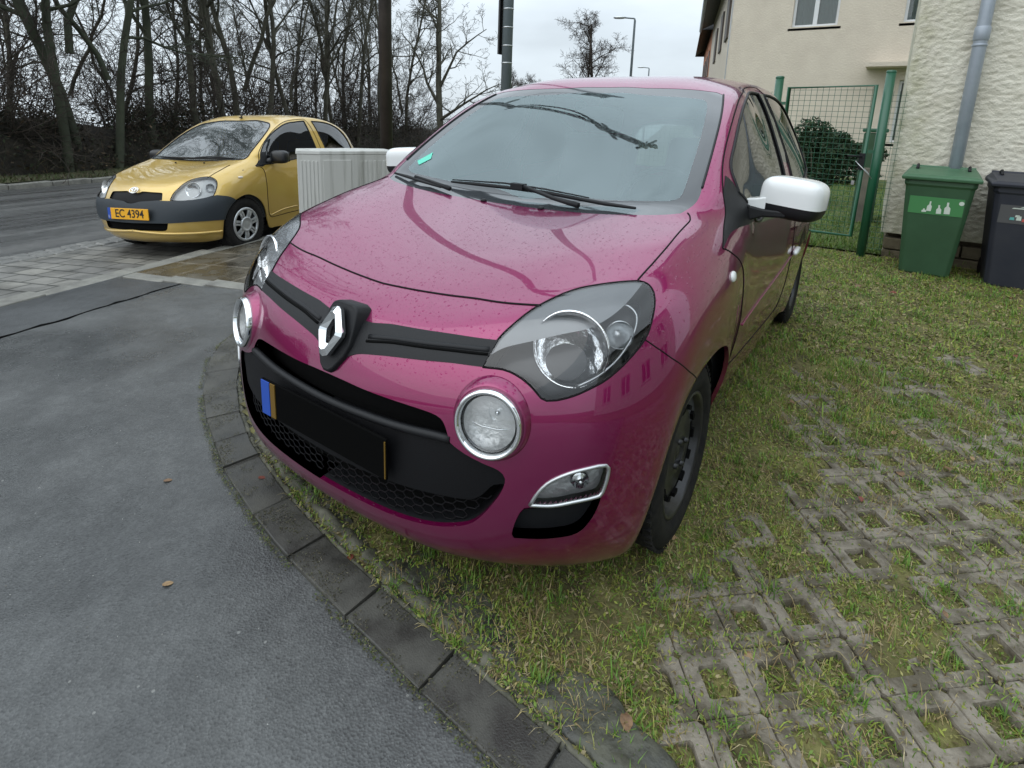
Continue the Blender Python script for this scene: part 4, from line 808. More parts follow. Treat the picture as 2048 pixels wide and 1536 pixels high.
M['lawn']=pmat('lawn_ground',(.06,.10,.02),.9,col2=(.10,.12,.035),vscale=3,bump=.02,bscale=30)
OUT=[(3.6,-.62),(2.7,-.44),(1.9,-.27),(1.20,-.155),(.749,-.134),(.435,-.11),(.19,-.09),(-.141,-.059),(-.351,-.022),(-.607,.034),(-.775,.092),(-1.01,.175),(-1.269,.295),(-1.557,.47),(-1.721,.624),(-1.86,.82),(-1.95,1.08),(-2.02,1.42),(-2.08,1.8)]
INN=[(3.6,-.50),(2.7,-.32),(1.9,-.155),(1.20,-.055),(.804,-.018),(.685,-.009),(.514,.003),(.251,.026),(-.023,.049),(-.28,.090),(-.473,.136),(-.68,.186),(-.931,.286),(-1.188,.42),(-1.42,.575),(-1.60,.78),(-1.72,1.02),(-1.80,1.30),(-1.86,1.6)]
# -------- sheets
SS=[-40,-20,-10,-5]+[x*.5 for x in range(-8,21)]+[12,15,20,30,45,70,110]
def far_ground(x,y):
    r,s=rs(x,y); return base(x,y)-.10
o=sheet('ground',[-80,-40,-20,-10,-5,-2,0,.3,.7,1,1.3,1.6,2,2.5,3,5,8,14,20,40,90,160],[-120,-60,-30]+SS[1:]+[160,300],far_ground,M['verge']); tag(o,kind='structure')
o=sheet('road',steps(5.62,14.05,8),SS,road,M['asphalt_road']); tag(o,kind='structure')
o=sheet('parking_bay',steps(3.60,5.24,3),SS,road,M['bay'],.004); tag(o,kind='structure')
# gutter of small setts between bay and road
b=MB()
for i in range(260):
    s0=-6+i*.17
    for k in range(2):
        r0=5.33+k*.17+rnd.uniform(-.008,.008); x,y=xy(r0,s0+rnd.uniform(-.01,.01)+(k%2)*.08)
        b.box((-r0,s0+(k%2)*.08,road(x,y)+.002+rnd.uniform(-.003,.004)),(.15,.15,.03),rnd.uniform(-.05,.05))
M['sett']=pmat('sett_stone',(.20,.195,.18),.5,col2=(.11,.11,.105),vscale=5,rvar=.2,bump=.003,bscale=60)
o=b.build('gutter_setts',M['sett'],bevel=.012,seg=1); o.matrix_world=LOCM; tag(o,kind='structure')
o=sheet('gutter_bed',[5.2,5.65],SS,road,M['soil'],-.006); tag(o,kind='structure')
def inside(x,y):
    # on the car side of the kerb curve
    if x>3.5: return y>-.5
    if x<-2: return False
    best=None
    for i in range(len(INN)-1):
        (x1,y1),(x2,y2)=INN[i],INN[i+1]; dx,dy=x2-x1,y2-y1; t=max(0,min(1,((x-x1)*dx+(y-y1)*dy)/(dx*dx+dy*dy))); ex,ey=x-x1-dx*t,y-y1-dy*t
        d=ex*ex+ey*ey
        if best is None or d<best[0]: best=(d,dx*ey-dy*ex)
    return best[1]<0 and not(x<-1.70 and y>1.15)
ra,sa=steps(-7,3.42,150),steps(-7,2.3,170); vs=[];fs=[]
for r in ra:
    for s_ in sa:
        x,y=xy(r,s_); vs.append((-r,s_,pave(x,y)))
for i in range(150):
    for j in range(170):
        x,y=xy((ra[i]+ra[i+1])/2,(sa[j]+sa[j+1])/2)
        if not inside(x,y): q=i*171+j; fs.append((q,q+1,q+172,q+171))
b=MB(); b.smooth=True; b.add(vs,fs); o=b.build('pavement',M['asphalt']); o.matrix_world=LOCM; tag(o,kind='structure')
o=sheet('pavement',[1.2,1.6,2.0,2.4,2.9,3.42],[2.3]+[s for s in SS if s>2.4],pave,M['asphalt']); tag(o,kind='structure')
# resurfaced strip next to the kerb, its seam an irregular dark line
o=sheet('pavement_patch',[2.76,3.1,3.42],[s for s in SS if s<2.1]+[2.12],pave,M['asphalt_new'],.004); tag(o,kind='structure')
b=MB(); L_=[]
for i in range(90):
    s_=-4+i*.07; r_=2.755+.012*math.sin(i*.9)+rnd.uniform(-.01,.01); x,y=xy(r_,s_); L_.append((-r_,s_,pave(x,y)+.001))
b.tube(L_,[rnd.uniform(.004,.011) for _ in L_],5); o=b.build('pavement_seam',M['void']); o.matrix_world=LOCM; tag(o,kind='structure')
o=sheet('pavement_slabs',[1.25,1.6,2.0,2.6,3.0,3.42],[2.26]+[s for s in SS if s>2.4],pave,M['slabs'],.008); tag(o,kind='structure')
b=MB()
for i in range(5):
    r0=3.36-.42*i-.21; x,y=xy(r0,2.19); b.box((-r0,2.19,pave(x,y)-.03),(.41,.13,.09),rnd.uniform(-.01,.01))
o=b.build('slab_edging',M['kerbstone'],bevel=.006,seg=1); o.matrix_world=LOCM; tag(o,kind='structure')
b=MB()
for i in range(60):
    s0=-12+i*.8
    x,y=xy(3.51,s0+.4)
    b.box((-3.51,s0+.4,pave(x,y)-.065+rnd.uniform(-.002,.002)),(.175,.788,.15),0)
o=b.build('kerb',M['kerbstone'],bevel=.012); o.matrix_world=LOCM; tag(o,kind='structure')
b=MB()
for i in range(110):
    s0=-12+i*1.0; x,y=xy(14.2,s0+.5); b.box((-14.18,s0+.5,road(x,y)+.02),(.22,.985,.22),0)
o=b.build('far_kerb',M['kerbstone'],bevel=.015,seg=1); o.matrix_world=LOCM; tag(o,kind='structure')
def vergez(x,y):
    r,s=rs(x,y); return road(x,y)+.10+.25*smooth(14.3,18,r)+.06*math.sin(s*.7+r)
o=sheet('verge',steps(14.28,24,14),[-40]+steps(-20,60,100)+[90],vergez,M['verge']); tag(o,kind='structure')

# -------- curved kerb of dark blocks in front of the car
def along(L,t):
    t=max(0,min(len(L)-1.0001,t)); i=int(t); f=t-i; return (L[i][0]*(1-f)+L[i+1][0]*f, L[i][1]*(1-f)+L[i+1][1]*f)
def near_in(q_):
    best=None
    for i in range(len(INN)-1):
        for k_ in range(24):
            f=k_/24; x=INN[i][0]*(1-f)+INN[i+1][0]*f; y=INN[i][1]*(1-f)+INN[i+1][1]*f; d=(x-q_[0])**2+(y-q_[1])**2
            if best is None or d<best[0]: best=(d,(x,y))
    return best[1]
b=MB(); t=0.; k=0
cuts=[0,.45,.9,1.35,1.8,2.3,2.75,3.3,3.95,4.9,6.0,6.85,7.9,9.1,10.1,10.9,11.7,12.5,13.4,14.3,15.3,16.3,17.2,18]
for a,c_ in zip(cuts[:-1],cuts[1:]):
    n=3; g=.010; z=pave(*along(OUT,(a+c_)/2))+.012+rnd.uniform(-.004,.004)
    oo=[along(OUT,a+g+(c_-a-2*g)*i/n) for i in range(n+1)]; ii=[near_in(q_) for q_ in oo]
    # shrink a little so that joints show
    vs=[];
    for (x1,y1),(x2,y2) in zip(oo,ii):
        dx,dy=(x2-x1)*.04,(y2-y1)*.04; vs+= [(x1+dx,y1+dy,z),(x2-dx,y2-dy,z+.004),(x1+dx,y1+dy,z-.12),(x2-dx,y2-dy,z-.12)]
    fs=[]
    for i in range(n):
        q=i*4; fs+= [(q,q+4,q+5,q+1)[::-1],(q,q+2,q+6,q+4)[::-1],(q+1,q+5,q+7,q+3)[::-1]]
    fs+= [(0,1,3,2),(n*4,n*4+2,n*4+3,n*4+1)]
    b.add(vs,fs)
o=b.build('kerb_blocks',M['kerbdark'],bevel=.007); tag(o,kind='structure')
# mortar ridge and old concrete haunch behind the blocks
def ribbon(name,f0,f1,zoff,mat,amp,n=260,m=5,seed=1,rough=.012):
    R_=random.Random(seed); b=MB(); b.smooth=True; vs=[]
    from mathutils import noise
    for i in range(n+1):
        t=18*i/n; x1,y1=along(OUT,t); x2,y2=near_in((x1,y1)); d=Vector((x2-x1,y2-y1)).normalized()
        for j in range(m+1):
            w_=f0+(f1-f0)*j/m; w_+=amp*noise.noise(Vector((t*1.7,j*.0+f0*9,seed)))*(1 if j in(0,m) else .6)
            x=x2+d.x*w_; y=y2+d.y*w_
            z=pave(x,y)*.5+base(x,y)*.5+zoff*math.sin(math.pi*min(1,max(0,(j+.4)/(m+.8))))+rough*noise.noise(Vector((x*30,y*30,seed)))
            vs.append((x,y,z))
    b.add(vs,[(i*(m+1)+j,i*(m+1)+j+1,(i+1)*(m+1)+j+1,(i+1)*(m+1)+j)[::-1] for i in range(n) for j in range(m)])
    o=b.build(name,mat); tag(o,kind='structure'); return o
ribbon('mortar_joint',-.008,.016,.016,M['haunch'],.006,n=420,m=3,seed=2,rough=.008)
ribbon('kerb_haunch',.012,.075,.020,M['haunch'],.02,n=300,m=6,seed=5,rough=.014)
M['rock']=pmat('broken_concrete',(.032,.033,.028),.5,col2=(.095,.095,.07),vscale=14,bump=.006,bscale=50,rvar=.2)
def slab(poly,z,h,mat,name='broken_slab'):
    from mathutils import noise
    P0=[Vector(p) for p in poly]; cx=sum((p for p in P0),Vector((0,0)))/len(P0); L=[]
    for i in range(len(P0)):
        a,b_=P0[i],P0[(i+1)%len(P0)]
        for k in range(8):
            q=a.lerp(b_,k/8); q+= (q-cx).normalized()*(noise.noise(Vector((q.x*14,q.y*14,3)))*.03); L.append(q)
    vs=[];m=6
    for j in range(m+1):
        f=[1.04,1.0,.9,.7,.45,.2,0.0][j]
        for q in L:
            p=cx+(q-cx)*f; zz=z+(-.03 if j==0 else h*(0 if j==0 else [0,.6,1,1,1,1,1][j])+.006*noise.noise(Vector((p.x*18,p.y*18,1)))); vs.append((p.x,p.y,zz))
    n=len(L); b=MB(); b.smooth=True; b.add(vs,[(j*n+i,j*n+(i+1)%n,(j+1)*n+(i+1)%n,(j+1)*n+i) for j in range(m) for i in range(n)]); o=b.build(name,mat); tag(o,kind='structure'); return o
slab([(.13,.09),(.19,.19),(.41,.185),(.60,.12),(.62,.06),(.40,.06)],.0,.018,M['rock'])
slab([(.66,.05),(.70,.13),(.80,.15),(.98,.08),(.94,.0),(.80,-.02)],.0,.020,M['rock'])
slab([(-.44,.17),(-.34,.20),(-.1,.16),(.08,.11),(.09,.07),(-.1,.10)],.0,.012,M['rock'])

# -------- grass pavers under the car
from mathutils import noise
GA=Vector((.737,.676))*.149; GB=Vector((.60,-.80))*.150; GO=Vector((1.135,.641))
def bare(x,y):
    t=1.0-smooth(.8,4.2,y+.25*abs(x-1.6)); t*=smooth(.78,1.10,x-.0*y)
    n=noise.noise(Vector((x*2.7,y*2.7,8.1)))+.6*noise.noise(Vector((x*7,y*7,3.1)))
    return max(0,min(1,t*1.0+n*.95-.30))
def soilz(x,y):
    n1=noise.noise(Vector((x*2.3,y*2.3,4.2))); n2=noise.noise(Vector((x*9,y*9,1.2))); n3=noise.noise(Vector((x*34,y*34,7)))
    return .017+.006*n1+.006*n2+.004*n3-.034*bare(x,y)
def inside(x,y):
    # on the car side of the kerb curve
    if x>3.5: return y>-.5
    if x<-2: return False
    best=None
    for i in range(len(INN)-1):
        (x1,y1),(x2,y2)=INN[i],INN[i+1]; dx,dy=x2-x1,y2-y1; t=max(0,min(1,((x-x1)*dx+(y-y1)*dy)/(dx*dx+dy*dy))); ex,ey=x-x1-dx*t,y-y1-dy*t
        d=ex*ex+ey*ey
        if best is None or d<best[0]: best=(d,dx*ey-dy*ex)
    return best[1]<0 and not(x<-1.70 and y>1.15)
b=MB()
for i in range(-14,26):
    for j in range(-16,20):
        p=GO+GA*i+GB*j
        if not(-.2<p.x<4.2 and -.5<p.y<4.2): continue
        if not inside(p.x-.08,p.y-.12): continue
        ang=rnd.uniform(-.03,.03); z=rnd.uniform(-.004,.004); gx,gy=GA*.494,GB*.494
        tx,ty=rnd.uniform(-.02,.02),rnd.uniform(-.02,.02)
        def pt(a,c_,zz):
            q=p+GA*.0+gx*a+gy*c_; q=p+(q-p); return (q.x,q.y,zz+z+tx*a*.07+ty*c_*.07)
        k=.86; O_=[(-1,-k),(-k,-1),(k,-1),(1,-k),(1,k),(k,1),(-k,1),(-1,k)]
        I_=[(-.50,-.44),(-.44,-.50),(.44,-.50),(.50,-.44),(.50,.44),(.44,.50),(-.44,.50),(-.50,.44)]
        vs=[pt(a,c_,-.06) for a,c_ in O_]+[pt(a,c_,-.004) for a,c_ in O_]+[pt(a*.97,c_*.97,.0) for a,c_ in O_]+[pt(a*1.03,c_*1.03,.0) for a,c_ in I_]+[pt(a,c_,-.006) for a,c_ in I_]+[pt(a,c_,-.06) for a,c_ in I_]
        fs=[(r*8+q,r*8+(q+1)%8,(r+1)*8+(q+1)%8,(r+1)*8+q) for r in range(5) for q in range(8)]
        b.add(vs,[f[::-1] for f in fs])
o=b.build('grass_pavers',M['paver']); tag(o,kind='structure')
# soil that buries most of them
def soil_sheet(name,x0,x1,y0,y1,st,mat,zf,test=None):
    nx=int((x1-x0)/st); ny=int((y1-y0)/st); vs=[];id_={}
    fs=[]
    for i in range(nx+1):
        for j in range(ny+1): vs.append((x0+i*st,y0+j*st,zf(x0+i*st,y0+j*st)))
    for i in range(nx):
        for j in range(ny):
            if test is None or test(x0+(i+.5)*st,y0+(j+.5)*st): q=i*(ny+1)+j; fs.append((q,q+ny+1,q+ny+2,q+1))
    b=MB(); b.smooth=True; b.add(vs,fs); o=b.build(name,mat); tag(o,kind='structure'); return o
def soiltint(x,y): return 0
soil_sheet('soil',-1.9,4.4,-.55,5.8,.03,M['soil'],lambda x,y: soilz(x,y)-.006 if not bare(x,y)>.25 or True else 0, lambda x,y: inside(x,y-.02))
o=soil_sheet('lawn',-9,14,5.8,40,.6,M['lawn'],lambda x,y: .02+.02*noise.noise(Vector((x,y,0)))+min(0,base(x,y))*.6)
o=soil_sheet('side_ground',4.38,16,-8,5.9,.5,M['lawn'],lambda x,y:.01)

# -------- grass
PAL=[((.16,.29,.035),3.6),((.10,.19,.03),2.0),((.27,.35,.05),2.8),((.31,.29,.07),2.2),((.44,.36,.15),2.4),((.52,.44,.26),1.5),((.20,.14,.07),1.3)]
def blades(name,N_,sampler,lf,wd,mat,seg=2,tall=1,clump=None,pal=PAL,kind=True,lab=None,flat=.9):
    R=RN; pts=sampler(N_); n=len(pts); 
    pw=np.array([p[1] for p in pal]); pw=pw/pw.sum(); ci=R.choice(len(pal),n,p=pw); col=np.array([p[0] for p in pal])[ci]*(R.uniform(.7,1.3,(n,1)))
    a=R.uniform(0,2*np.pi,n); L=lf*R.uniform(.45,1.35,n); lean=R.uniform(.15,flat,n)*np.pi/2
    straw=(ci>=4)&(ci<6); lean[straw]=R.uniform(.85,1.02,straw.sum())*np.pi/2; L[straw]*=1.5
    wv=wd*R.uniform(.6,1.3,n); wv[straw]*=.55
    d=np.stack([np.cos(a),np.sin(a)],1); sd=np.stack([-np.sin(a),np.cos(a)],1)
    V=np.zeros((n,5,3)); P0=pts
    def at(t,bend): 
        th=np.pi/2-lean*bend; return P0+np.concatenate([d*(L*t*np.cos(th))[:,None],(L*t*np.sin(th)*tall)[:,None]],1)
    m=at(.55,.8); tip=at(1.,1.08); s3=np.concatenate([sd*wv[:,None]*.5,np.zeros((n,1))],1)
    V[:,0]=P0-s3; V[:,1]=P0+s3; V[:,2]=m-s3*.8; V[:,3]=m+s3*.8; V[:,4]=tip
    V[:,0:2,2]-=.004
    b0=(np.arange(n)*5)[:,None]; F=np.concatenate([b0+[[0,1,3]],b0+[[0,3,2]],b0+[[2,3,4]]],0)
    cc=np.repeat(np.concatenate([col,np.ones((n,1))],1)[:,None,:],5,1)
    o=npmesh(name,V.reshape(-1,3),F,mat,None,False,col=cc.reshape(-1,4))
    if kind: tag(o,lab or 'short green and straw coloured grass over the pavers','grass',kind='stuff')
    return o
_g=np.array([[noise.noise(Vector((x*.35,y*.35,2.2))) for y in range(0,90)] for x in range(0,90)])
def nz2(x,y,s,off=0):
    fx=(x*s+off)%88; fy=(y*s+off*1.7)%88; i=fx.astype(int);j=fy.astype(int);a=fx-i;c_=fy-j
    return (_g[i,j]*(1-a)*(1-c_)+_g[i+1,j]*a*(1-c_)+_g[i,j+1]*(1-a)*c_+_g[i+1,j+1]*a*c_)
def near_sampler(x0,x1,y0,y1,dens=.0,pw=1.0):
    def f(n):
        out=[];
        while len(out)<n:
            k=n*2; u=RN.uniform(0,1,k)**pw; x=RN.uniform(x0,x1,k); y=y0+(y1-y0)*u
            q=nz2(x,y,14)+.55*nz2(x,y,40,7)+dens
            # cell holes carry tufts
            dd=np.stack([x-GO.x,y-GO.y],1); Mi=np.linalg.inv(np.array([[GA.x,GB.x],[GA.y,GB.y]])); ab=dd@Mi.T; fr=np.abs(ab-np.round(ab)); hole=(fr.max(1)<.27)
            ok=(q>RN.uniform(-.75,.45,k))
            for i in np.nonzero(ok)[0]:
                if inside(x[i],y[i]): 
                    z=soilz(x[i],y[i])
                    if z<.0 and not hole[i]:
                        if RN.rand()<.62: continue
                        z=.004
                    out.append((x[i],y[i],max(z-.006,-.03)))
                    if len(out)>=n: break
        return np.array(out)
    return f
blades('grass',84000,near_sampler(-.6,3.2,-.40,2.6,.12,1.2),.026,.0028,M['grass'])
def tufts(n,x0,x1,y0,y1,per,spread):
    def f(_):
        out=[]
        cs=near_sampler(x0,x1,y0,y1,.35,1.15)(n)
        for cx_,cy_,cz_ in cs:
            for k in range(per+rnd.randrange(per)): 
                x=cx_+rnd.gauss(0,spread); y=cy_+rnd.gauss(0,spread)
                if inside(x,y): out.append((x,y,cz_))
        return np.array(out)
    return f
BRI=[((.13,.26,.035),4),((.20,.30,.05),2.5),((.09,.17,.03),2),((.30,.27,.10),.6)]
STR=[((.42,.33,.17),3),((.33,.25,.11),3),((.24,.17,.08),2),((.30,.30,.10),1)]
blades('grass',1,tufts(330,-.5,3.0,-.1,2.6,16,.014),.042,.0034,M['grass'],pal=BRI,lab='brighter green grass tufts in the paver holes',flat=.75)
blades('grass',1,tufts(300,-.2,3.2,-.1,3.0,14,.022),.050,.0022,M['grass'],pal=STR,lab='dry straw coloured grass lying over the pavers',flat=1.0)
blades('grass',1,tufts(300,.7,3.6,1.8,5.6,14,.035),.055,.0052,M['grass'],pal=BRI,lab='greener grass tufts near the bins and gate',flat=.8)
blades('grass',30000,near_sampler(.55,3.8,1.6,5.75,.1,.9),.036,.0050,M['grass'],lab='taller grass between the car side and the bins',flat=.8)
# low moss leaves: tiny flat scales
def scales(name,n,sampler,size,mat,pal,lab):
    P0=sampler(n); n=len(P0); a=RN.uniform(0,2*np.pi,n); s=size*RN.uniform(.5,1.5,n); t=RN.uniform(-.9,.9,(n,2))
    V=np.zeros((n,4,3))
    for k in range(4):
        an=a+k*np.pi/2; r=s*(1.0 if k%2==0 else .45); V[:,k,0]=P0[:,0]+np.cos(an)*r; V[:,k,1]=P0[:,1]+np.sin(an)*r; V[:,k,2]=P0[:,2]+.006+ (np.cos(an)*t[:,0]+np.sin(an)*t[:,1])*r*.6
    pw=np.array([p[1] for p in pal]); ci=RN.choice(len(pal),n,p=pw/pw.sum()); col=np.array([p[0] for p in pal])[ci]*RN.uniform(.6,1.4,(n,1))
    cc=np.repeat(np.concatenate([col,np.ones((n,1))],1)[:,None,:],4,1)
    F=(np.arange(n)*4)[:,None]+np.array([[0,1,2,3]])
    o=npmesh(name,V.reshape(-1,3),F,mat,None,False,col=cc.reshape(-1,4)); tag(o,lab,'ground cover',kind='stuff'); return o
MOSS=[((.14,.22,.035),2.8),((.25,.28,.05),2.8),((.28,.26,.09),2),((.16,.12,.06),2.2),((.33,.27,.15),1.6)]
scales('moss',110000,near_sampler(-.6,3.4,-.40,3.2,.35,1.15),.0055,M['grass'],MOSS,'low moss and clover leaves among the grass')
scales('moss',26000,near_sampler(.5,4.2,2.6,5.75,.4,1.0),.013,M['grass'],MOSS,'coarser moss toward the bins and gate')
def strip_sampler(n):
    out=[]
    for _ in range(n):
        t=rnd.uniform(0,18); x1,y1=along(OUT,t)
        if rnd.random()<.45:
            x1,y1=near_in(along(OUT,t)); x,y=x1+rnd.gauss(.0,.02),y1+rnd.gauss(.03,.02)
        else:
            if noise.noise(Vector((t*1.3,0,9)))<-.25: continue
            x,y=x1+rnd.gauss(-.002,.006),y1+rnd.gauss(-.006,.007)
        out.append((x,y,pave(x,y)+.001))
    return np.array(out)
scales('moss',9000,strip_sampler,.0032,M['grass'],[((.07,.10,.02),2),((.12,.12,.035),1.5),((.05,.045,.025),2),((.2,.18,.1),.6)],'moss and grit lining both edges of the curved kerb')
def block_dirt(n):
    out=[]
    while len(out)<n:
        t=rnd.uniform(0,18); a=along(OUT,t); c_=near_in(a); f=rnd.random(); x,y=a[0]+(c_[0]-a[0])*f,a[1]+(c_[1]-a[1])*f
        if noise.noise(Vector((x*9,y*9,6)))+.35*noise.noise(Vector((x*40,y*40,2)))+.5*abs(f-.5)<.12: continue
        out.append((x,y,pave(x,y)+.011))
    return np.array(out)
scales('moss',9000,block_dirt,.0024,M['grass'],[((.07,.075,.03),2),((.10,.09,.055),2),((.045,.04,.025),2),((.17,.15,.10),.7)],'grit and moss specks lying on the kerb blocks')
def grit(n):
    out=[]
    for _ in range(n):
        x=rnd.uniform(-2.6,1.1); y=rnd.uniform(-.9,.9); 
        if y>np.interp(x,[p[0] for p in OUT[::-1]],[p[1] for p in OUT[::-1]])-.02: continue
        out.append((x,y,pave(x,y)-.003))
    return np.array(out)
scales('grit',900,grit,.0020,M['grass'],[((.30,.30,.28),3),((.14,.12,.09),2),((.45,.44,.40),1)],'loose pale grit scattered on the wet asphalt')
# verge and lawn tufts
def verge_s(n):
    out=np.zeros((n,3))
    for i in range(n):
        r=14.35+rnd.random()**1.6*2.2; s_=rnd.uniform(-6,45); x,y=xy(r,s_); out[i]=(x,y,vergez(x,y))
    return out
blades('verge_grass',20000,verge_s,.10,.022,M['grass'],lab='rough grass of the verge beyond the road',pal=[((.05,.075,.02),3),((.08,.09,.035),2),((.10,.08,.045),3),((.05,.04,.025),2)])
def lawn_s(n):
    out=np.zeros((n,3))
    for i in range(n):
        y=5.8+rnd.random()**1.5*8; x=rnd.uniform(-1,2.2+ (y-5.8)*.1); out[i]=(x,y,.02+.02*noise.noise(Vector((x,y,0))))
    return out
blades('lawn_grass',16000,lawn_s,.07,.009,M['grass'],lab='green lawn behind the garden gate',pal=[((.10,.19,.03),4),((.16,.24,.04),3),((.22,.24,.07),1)])
# straw stalks lying about
def fallen(n,x0,x1,y0,y1,name,label,group,size,cols,zf):
    protos=[]
    for k in range(3):
        b=MB(); b.smooth=True; vs=[];R_=random.Random(k+40); nn=7
        for i in range(nn):
            t=i/(nn-1); wd=math.sin(math.pi*(t*.9+.05))**.8*.42*(1+R_.uniform(-.12,.12)); zc=.22*math.sin(t*3+k)+.1*R_.random()
            vs+= [(t-.5,-wd,zc+.18*R_.random()),(t-.5,0,zc),(t-.5,wd,zc+.18*R_.random())]
        b.add(vs,[(i*3+j,(i+1)*3+j,(i+1)*3+j+1,i*3+j+1) for i in range(nn-1) for j in range(2)])
        b.tube([(-.5,0,.02),(-.75,.05,.03)],.015,4); protos.append(b)
    first={}
    k=0
    while k<n:
        x,y=rnd.uniform(x0,x1),rnd.uniform(y0,y1)
        if not inside(x,y): continue
        ki=rnd.randrange(3); ci=rnd.randrange(len(cols))
        if (ki,ci) not in first:
            o=protos[ki].build(name,cols[ci]); first[(ki,ci)]=o
        else: o=first[(ki,ci)].copy(); C.objects.link(o)
        s_=size*rnd.uniform(.6,1.35); o.scale=(s_,s_,s_); o.location=(x,y,zf(x,y)); o.rotation_euler=(rnd.uniform(-.25,.25),rnd.uniform(-.25,.25),rnd.uniform(0,6.28))
        tag(o,label,'leaf',group); k+=1
M['leaf_red']=pmat('leaf_red',(.22,.055,.03),.5,col2=(.12,.03,.02),vscale=3); M['leaf_brown']=pmat('leaf_brown',(.13,.075,.04),.55,col2=(.24,.14,.07),vscale=3); M['leaf_tan']=pmat('leaf_tan',(.24,.15,.075),.55,col2=(.33,.22,.11),vscale=3)
fallen(20,.75,2.2,.0,2.0,'fallen_leaf','small brown or red fallen leaf on the grass pavers near the camera','fallen leaves on the near grass pavers',.028,[M['leaf_red'],M['leaf_brown'],M['leaf_brown'],M['leaf_tan']],lambda x,y:soilz(x,y)+.012)
fallen(46,1.0,3.3,1.6,4.7,'fallen_leaf','small brown fallen leaf on the grass between car and bins','fallen leaves on the farther grass',.036,[M['leaf_red'],M['leaf_brown'],M['leaf_tan']],lambda x,y:soilz(x,y)+.014)
for (x,y,r,mt,lb) in ((-.47,.095,.6,'leaf_red','reddish leaf lying on a dark kerb block'),(.05,.045,2.1,'leaf_red','dark red leaf in the mortar joint in front of the bumper'),(-.72,-.10,1.0,'leaf_brown','lone brown leaf on the asphalt left of the kerb'),(-.28,-.30,1.0,'leaf_tan','pale orange leaf flat on the wet asphalt')):
    b=MB(); b.smooth=True; vs=[]
    for i in range(7):
        t=i/6; wd=math.sin(math.pi*(t*.9+.05))**.8*.36; vs+= [(t-.5,-wd,.12*math.sin(t*4)+.1),(t-.5,0,.04),(t-.5,wd,.1*math.cos(t*3)+.1)]
    b.add(vs,[(i*3+j,(i+1)*3+j,(i+1)*3+j+1,i*3+j+1) for i in range(6) for j in range(2)]); o=b.build('fallen_leaf',M[mt]); o.scale=(.026,.026,.016); o.location=(x,y,pave(x,y)+(.002 if y<0 else .013)); o.rotation_euler=(0,0,r); tag(o,lb,'leaf')
# ================================================================ right side: house wall, pipe, bins, gate
M['roughcast']=pmat('roughcast_cream',(.60,.565,.47),.85,col2=(.74,.71,.61),vscale=3,bump=.008,bscale=70)
M['stone']=pmat('plinth_stone',(.12,.10,.065),.9,col2=(.20,.17,.11),vscale=6,bump=.012,bscale=20)
M['zinc']=pmat('zinc',(.30,.34,.39),.45,metal=.2,col2=(.36,.40,.45),vscale=5)
WY=5.78
def algae():
    m=M['roughcast']; nt=m.node_tree; p=nt.nodes['Principled BSDF']; L=nt.links; src=p.inputs['Base Color'].links[0].from_socket
    tc=N(nt,'ShaderNodeTexCoord'); s=N(nt,'ShaderNodeSeparateXYZ'); L.new(tc.outputs['Object'],s.inputs[0])
    n=N(nt,'ShaderNodeTexNoise'); n.inputs['Scale'].default_value=2.6; n.inputs['Detail'].default_value=8; n.inputs['Roughness'].default_value=.7; L.new(tc.outputs['Object'],n.inputs[0])
    a=N(nt,'ShaderNodeMapRange'); a.inputs[1].default_value=.42; a.inputs[2].default_value=.0; L.new(s.outputs[0],a.inputs[0])
    b=N(nt,'ShaderNodeMapRange'); b.inputs[1].default_value=.42; b.inputs[2].default_value=.62; L.new(n.outputs[0],b.inputs[0])
    c_=N(nt,'ShaderNodeMapRange'); c_.inputs[1].default_value=.75; c_.inputs[2].default_value=.25; L.new(s.outputs[2],c_.inputs[0])
    mxn=N(nt,'ShaderNodeMath',operation='MAXIMUM'); L.new(a.outputs[0],mxn.inputs[0]); L.new(c_.outputs[0],mxn.inputs[1])
    m1=N(nt,'ShaderNodeMath',operation='MULTIPLY'); L.new(mxn.outputs[0],m1.inputs[0]); L.new(b.outputs[0],m1.inputs[1])
    m2=N(nt,'ShaderNodeMath',operation='MULTIPLY'); m2.inputs[1].default_value=.75; L.new(m1.outputs[0],m2.inputs[0])
    x=N(nt,'ShaderNodeMix',data_type='RGBA'); L.new(m2.outputs[0],x.inputs[0]); L.new(src,x.inputs[6]); x.inputs[7].default_value=(.30,.30,.16,1); L.new(x.outputs[2],p.inputs['Base Color'])
algae()
house=thing('house','near house corner with rough cream plaster above a stone plinth, behind the bins','house',(1.22,WY,0))
def rel(b): 
    b.v=[(x-1.22,y-WY,z) for x,y,z in b.v]; return b
b=MB(); b.smooth=True; st=.0125; nx=int(2.7/st); nz_=int(3.0/st); vs=[]
for i in range(nx+1):
    for j in range(nz_+1):
        x=i*st; z=.26+j*st; q=Vector((x*13,z*26,1.3)); n1=noise.noise(q); n2=noise.noise(Vector((x*30+2*n1,z*55,5)))
        d=.009*(1-abs(n1)*1.6)+.009*n2; e=min(1,x/.03)
        vs.append((x+.004*n2,-d*e-.0,z))
b.add(vs,[(i*(nz_+1)+j,(i+1)*(nz_+1)+j,(i+1)*(nz_+1)+j+1,i*(nz_+1)+j+1) for i in range(nx) for j in range(nz_)])
b.smooth=False; b.box((2.5,1.5+.03,4.13),(5.0,3.0,7.74)); 
wl=b.build('wall',M['roughcast'],house)
b=MB()
for r in range(3):
    x=.03
    while x<3:
        w_=rnd.uniform(.18,.34); b.box((x+w_/2,.10,-.10+r*.125),(w_-.012,.16,.113),0); x+=w_
b.box((2.5,1.6,.05),(4.9,2.9,.42)); b.build('plinth',M['stone'],house,bevel=.01)
b=MB(); b.box((2.4,1.4,8.3),(5.6,3.6,.25)); b.build('eaves',M['zinc'],house)
pipe=thing('downpipe','grey zinc downpipe running up the cream wall behind the green bin','pipe',(1.69,WY-.10,0))
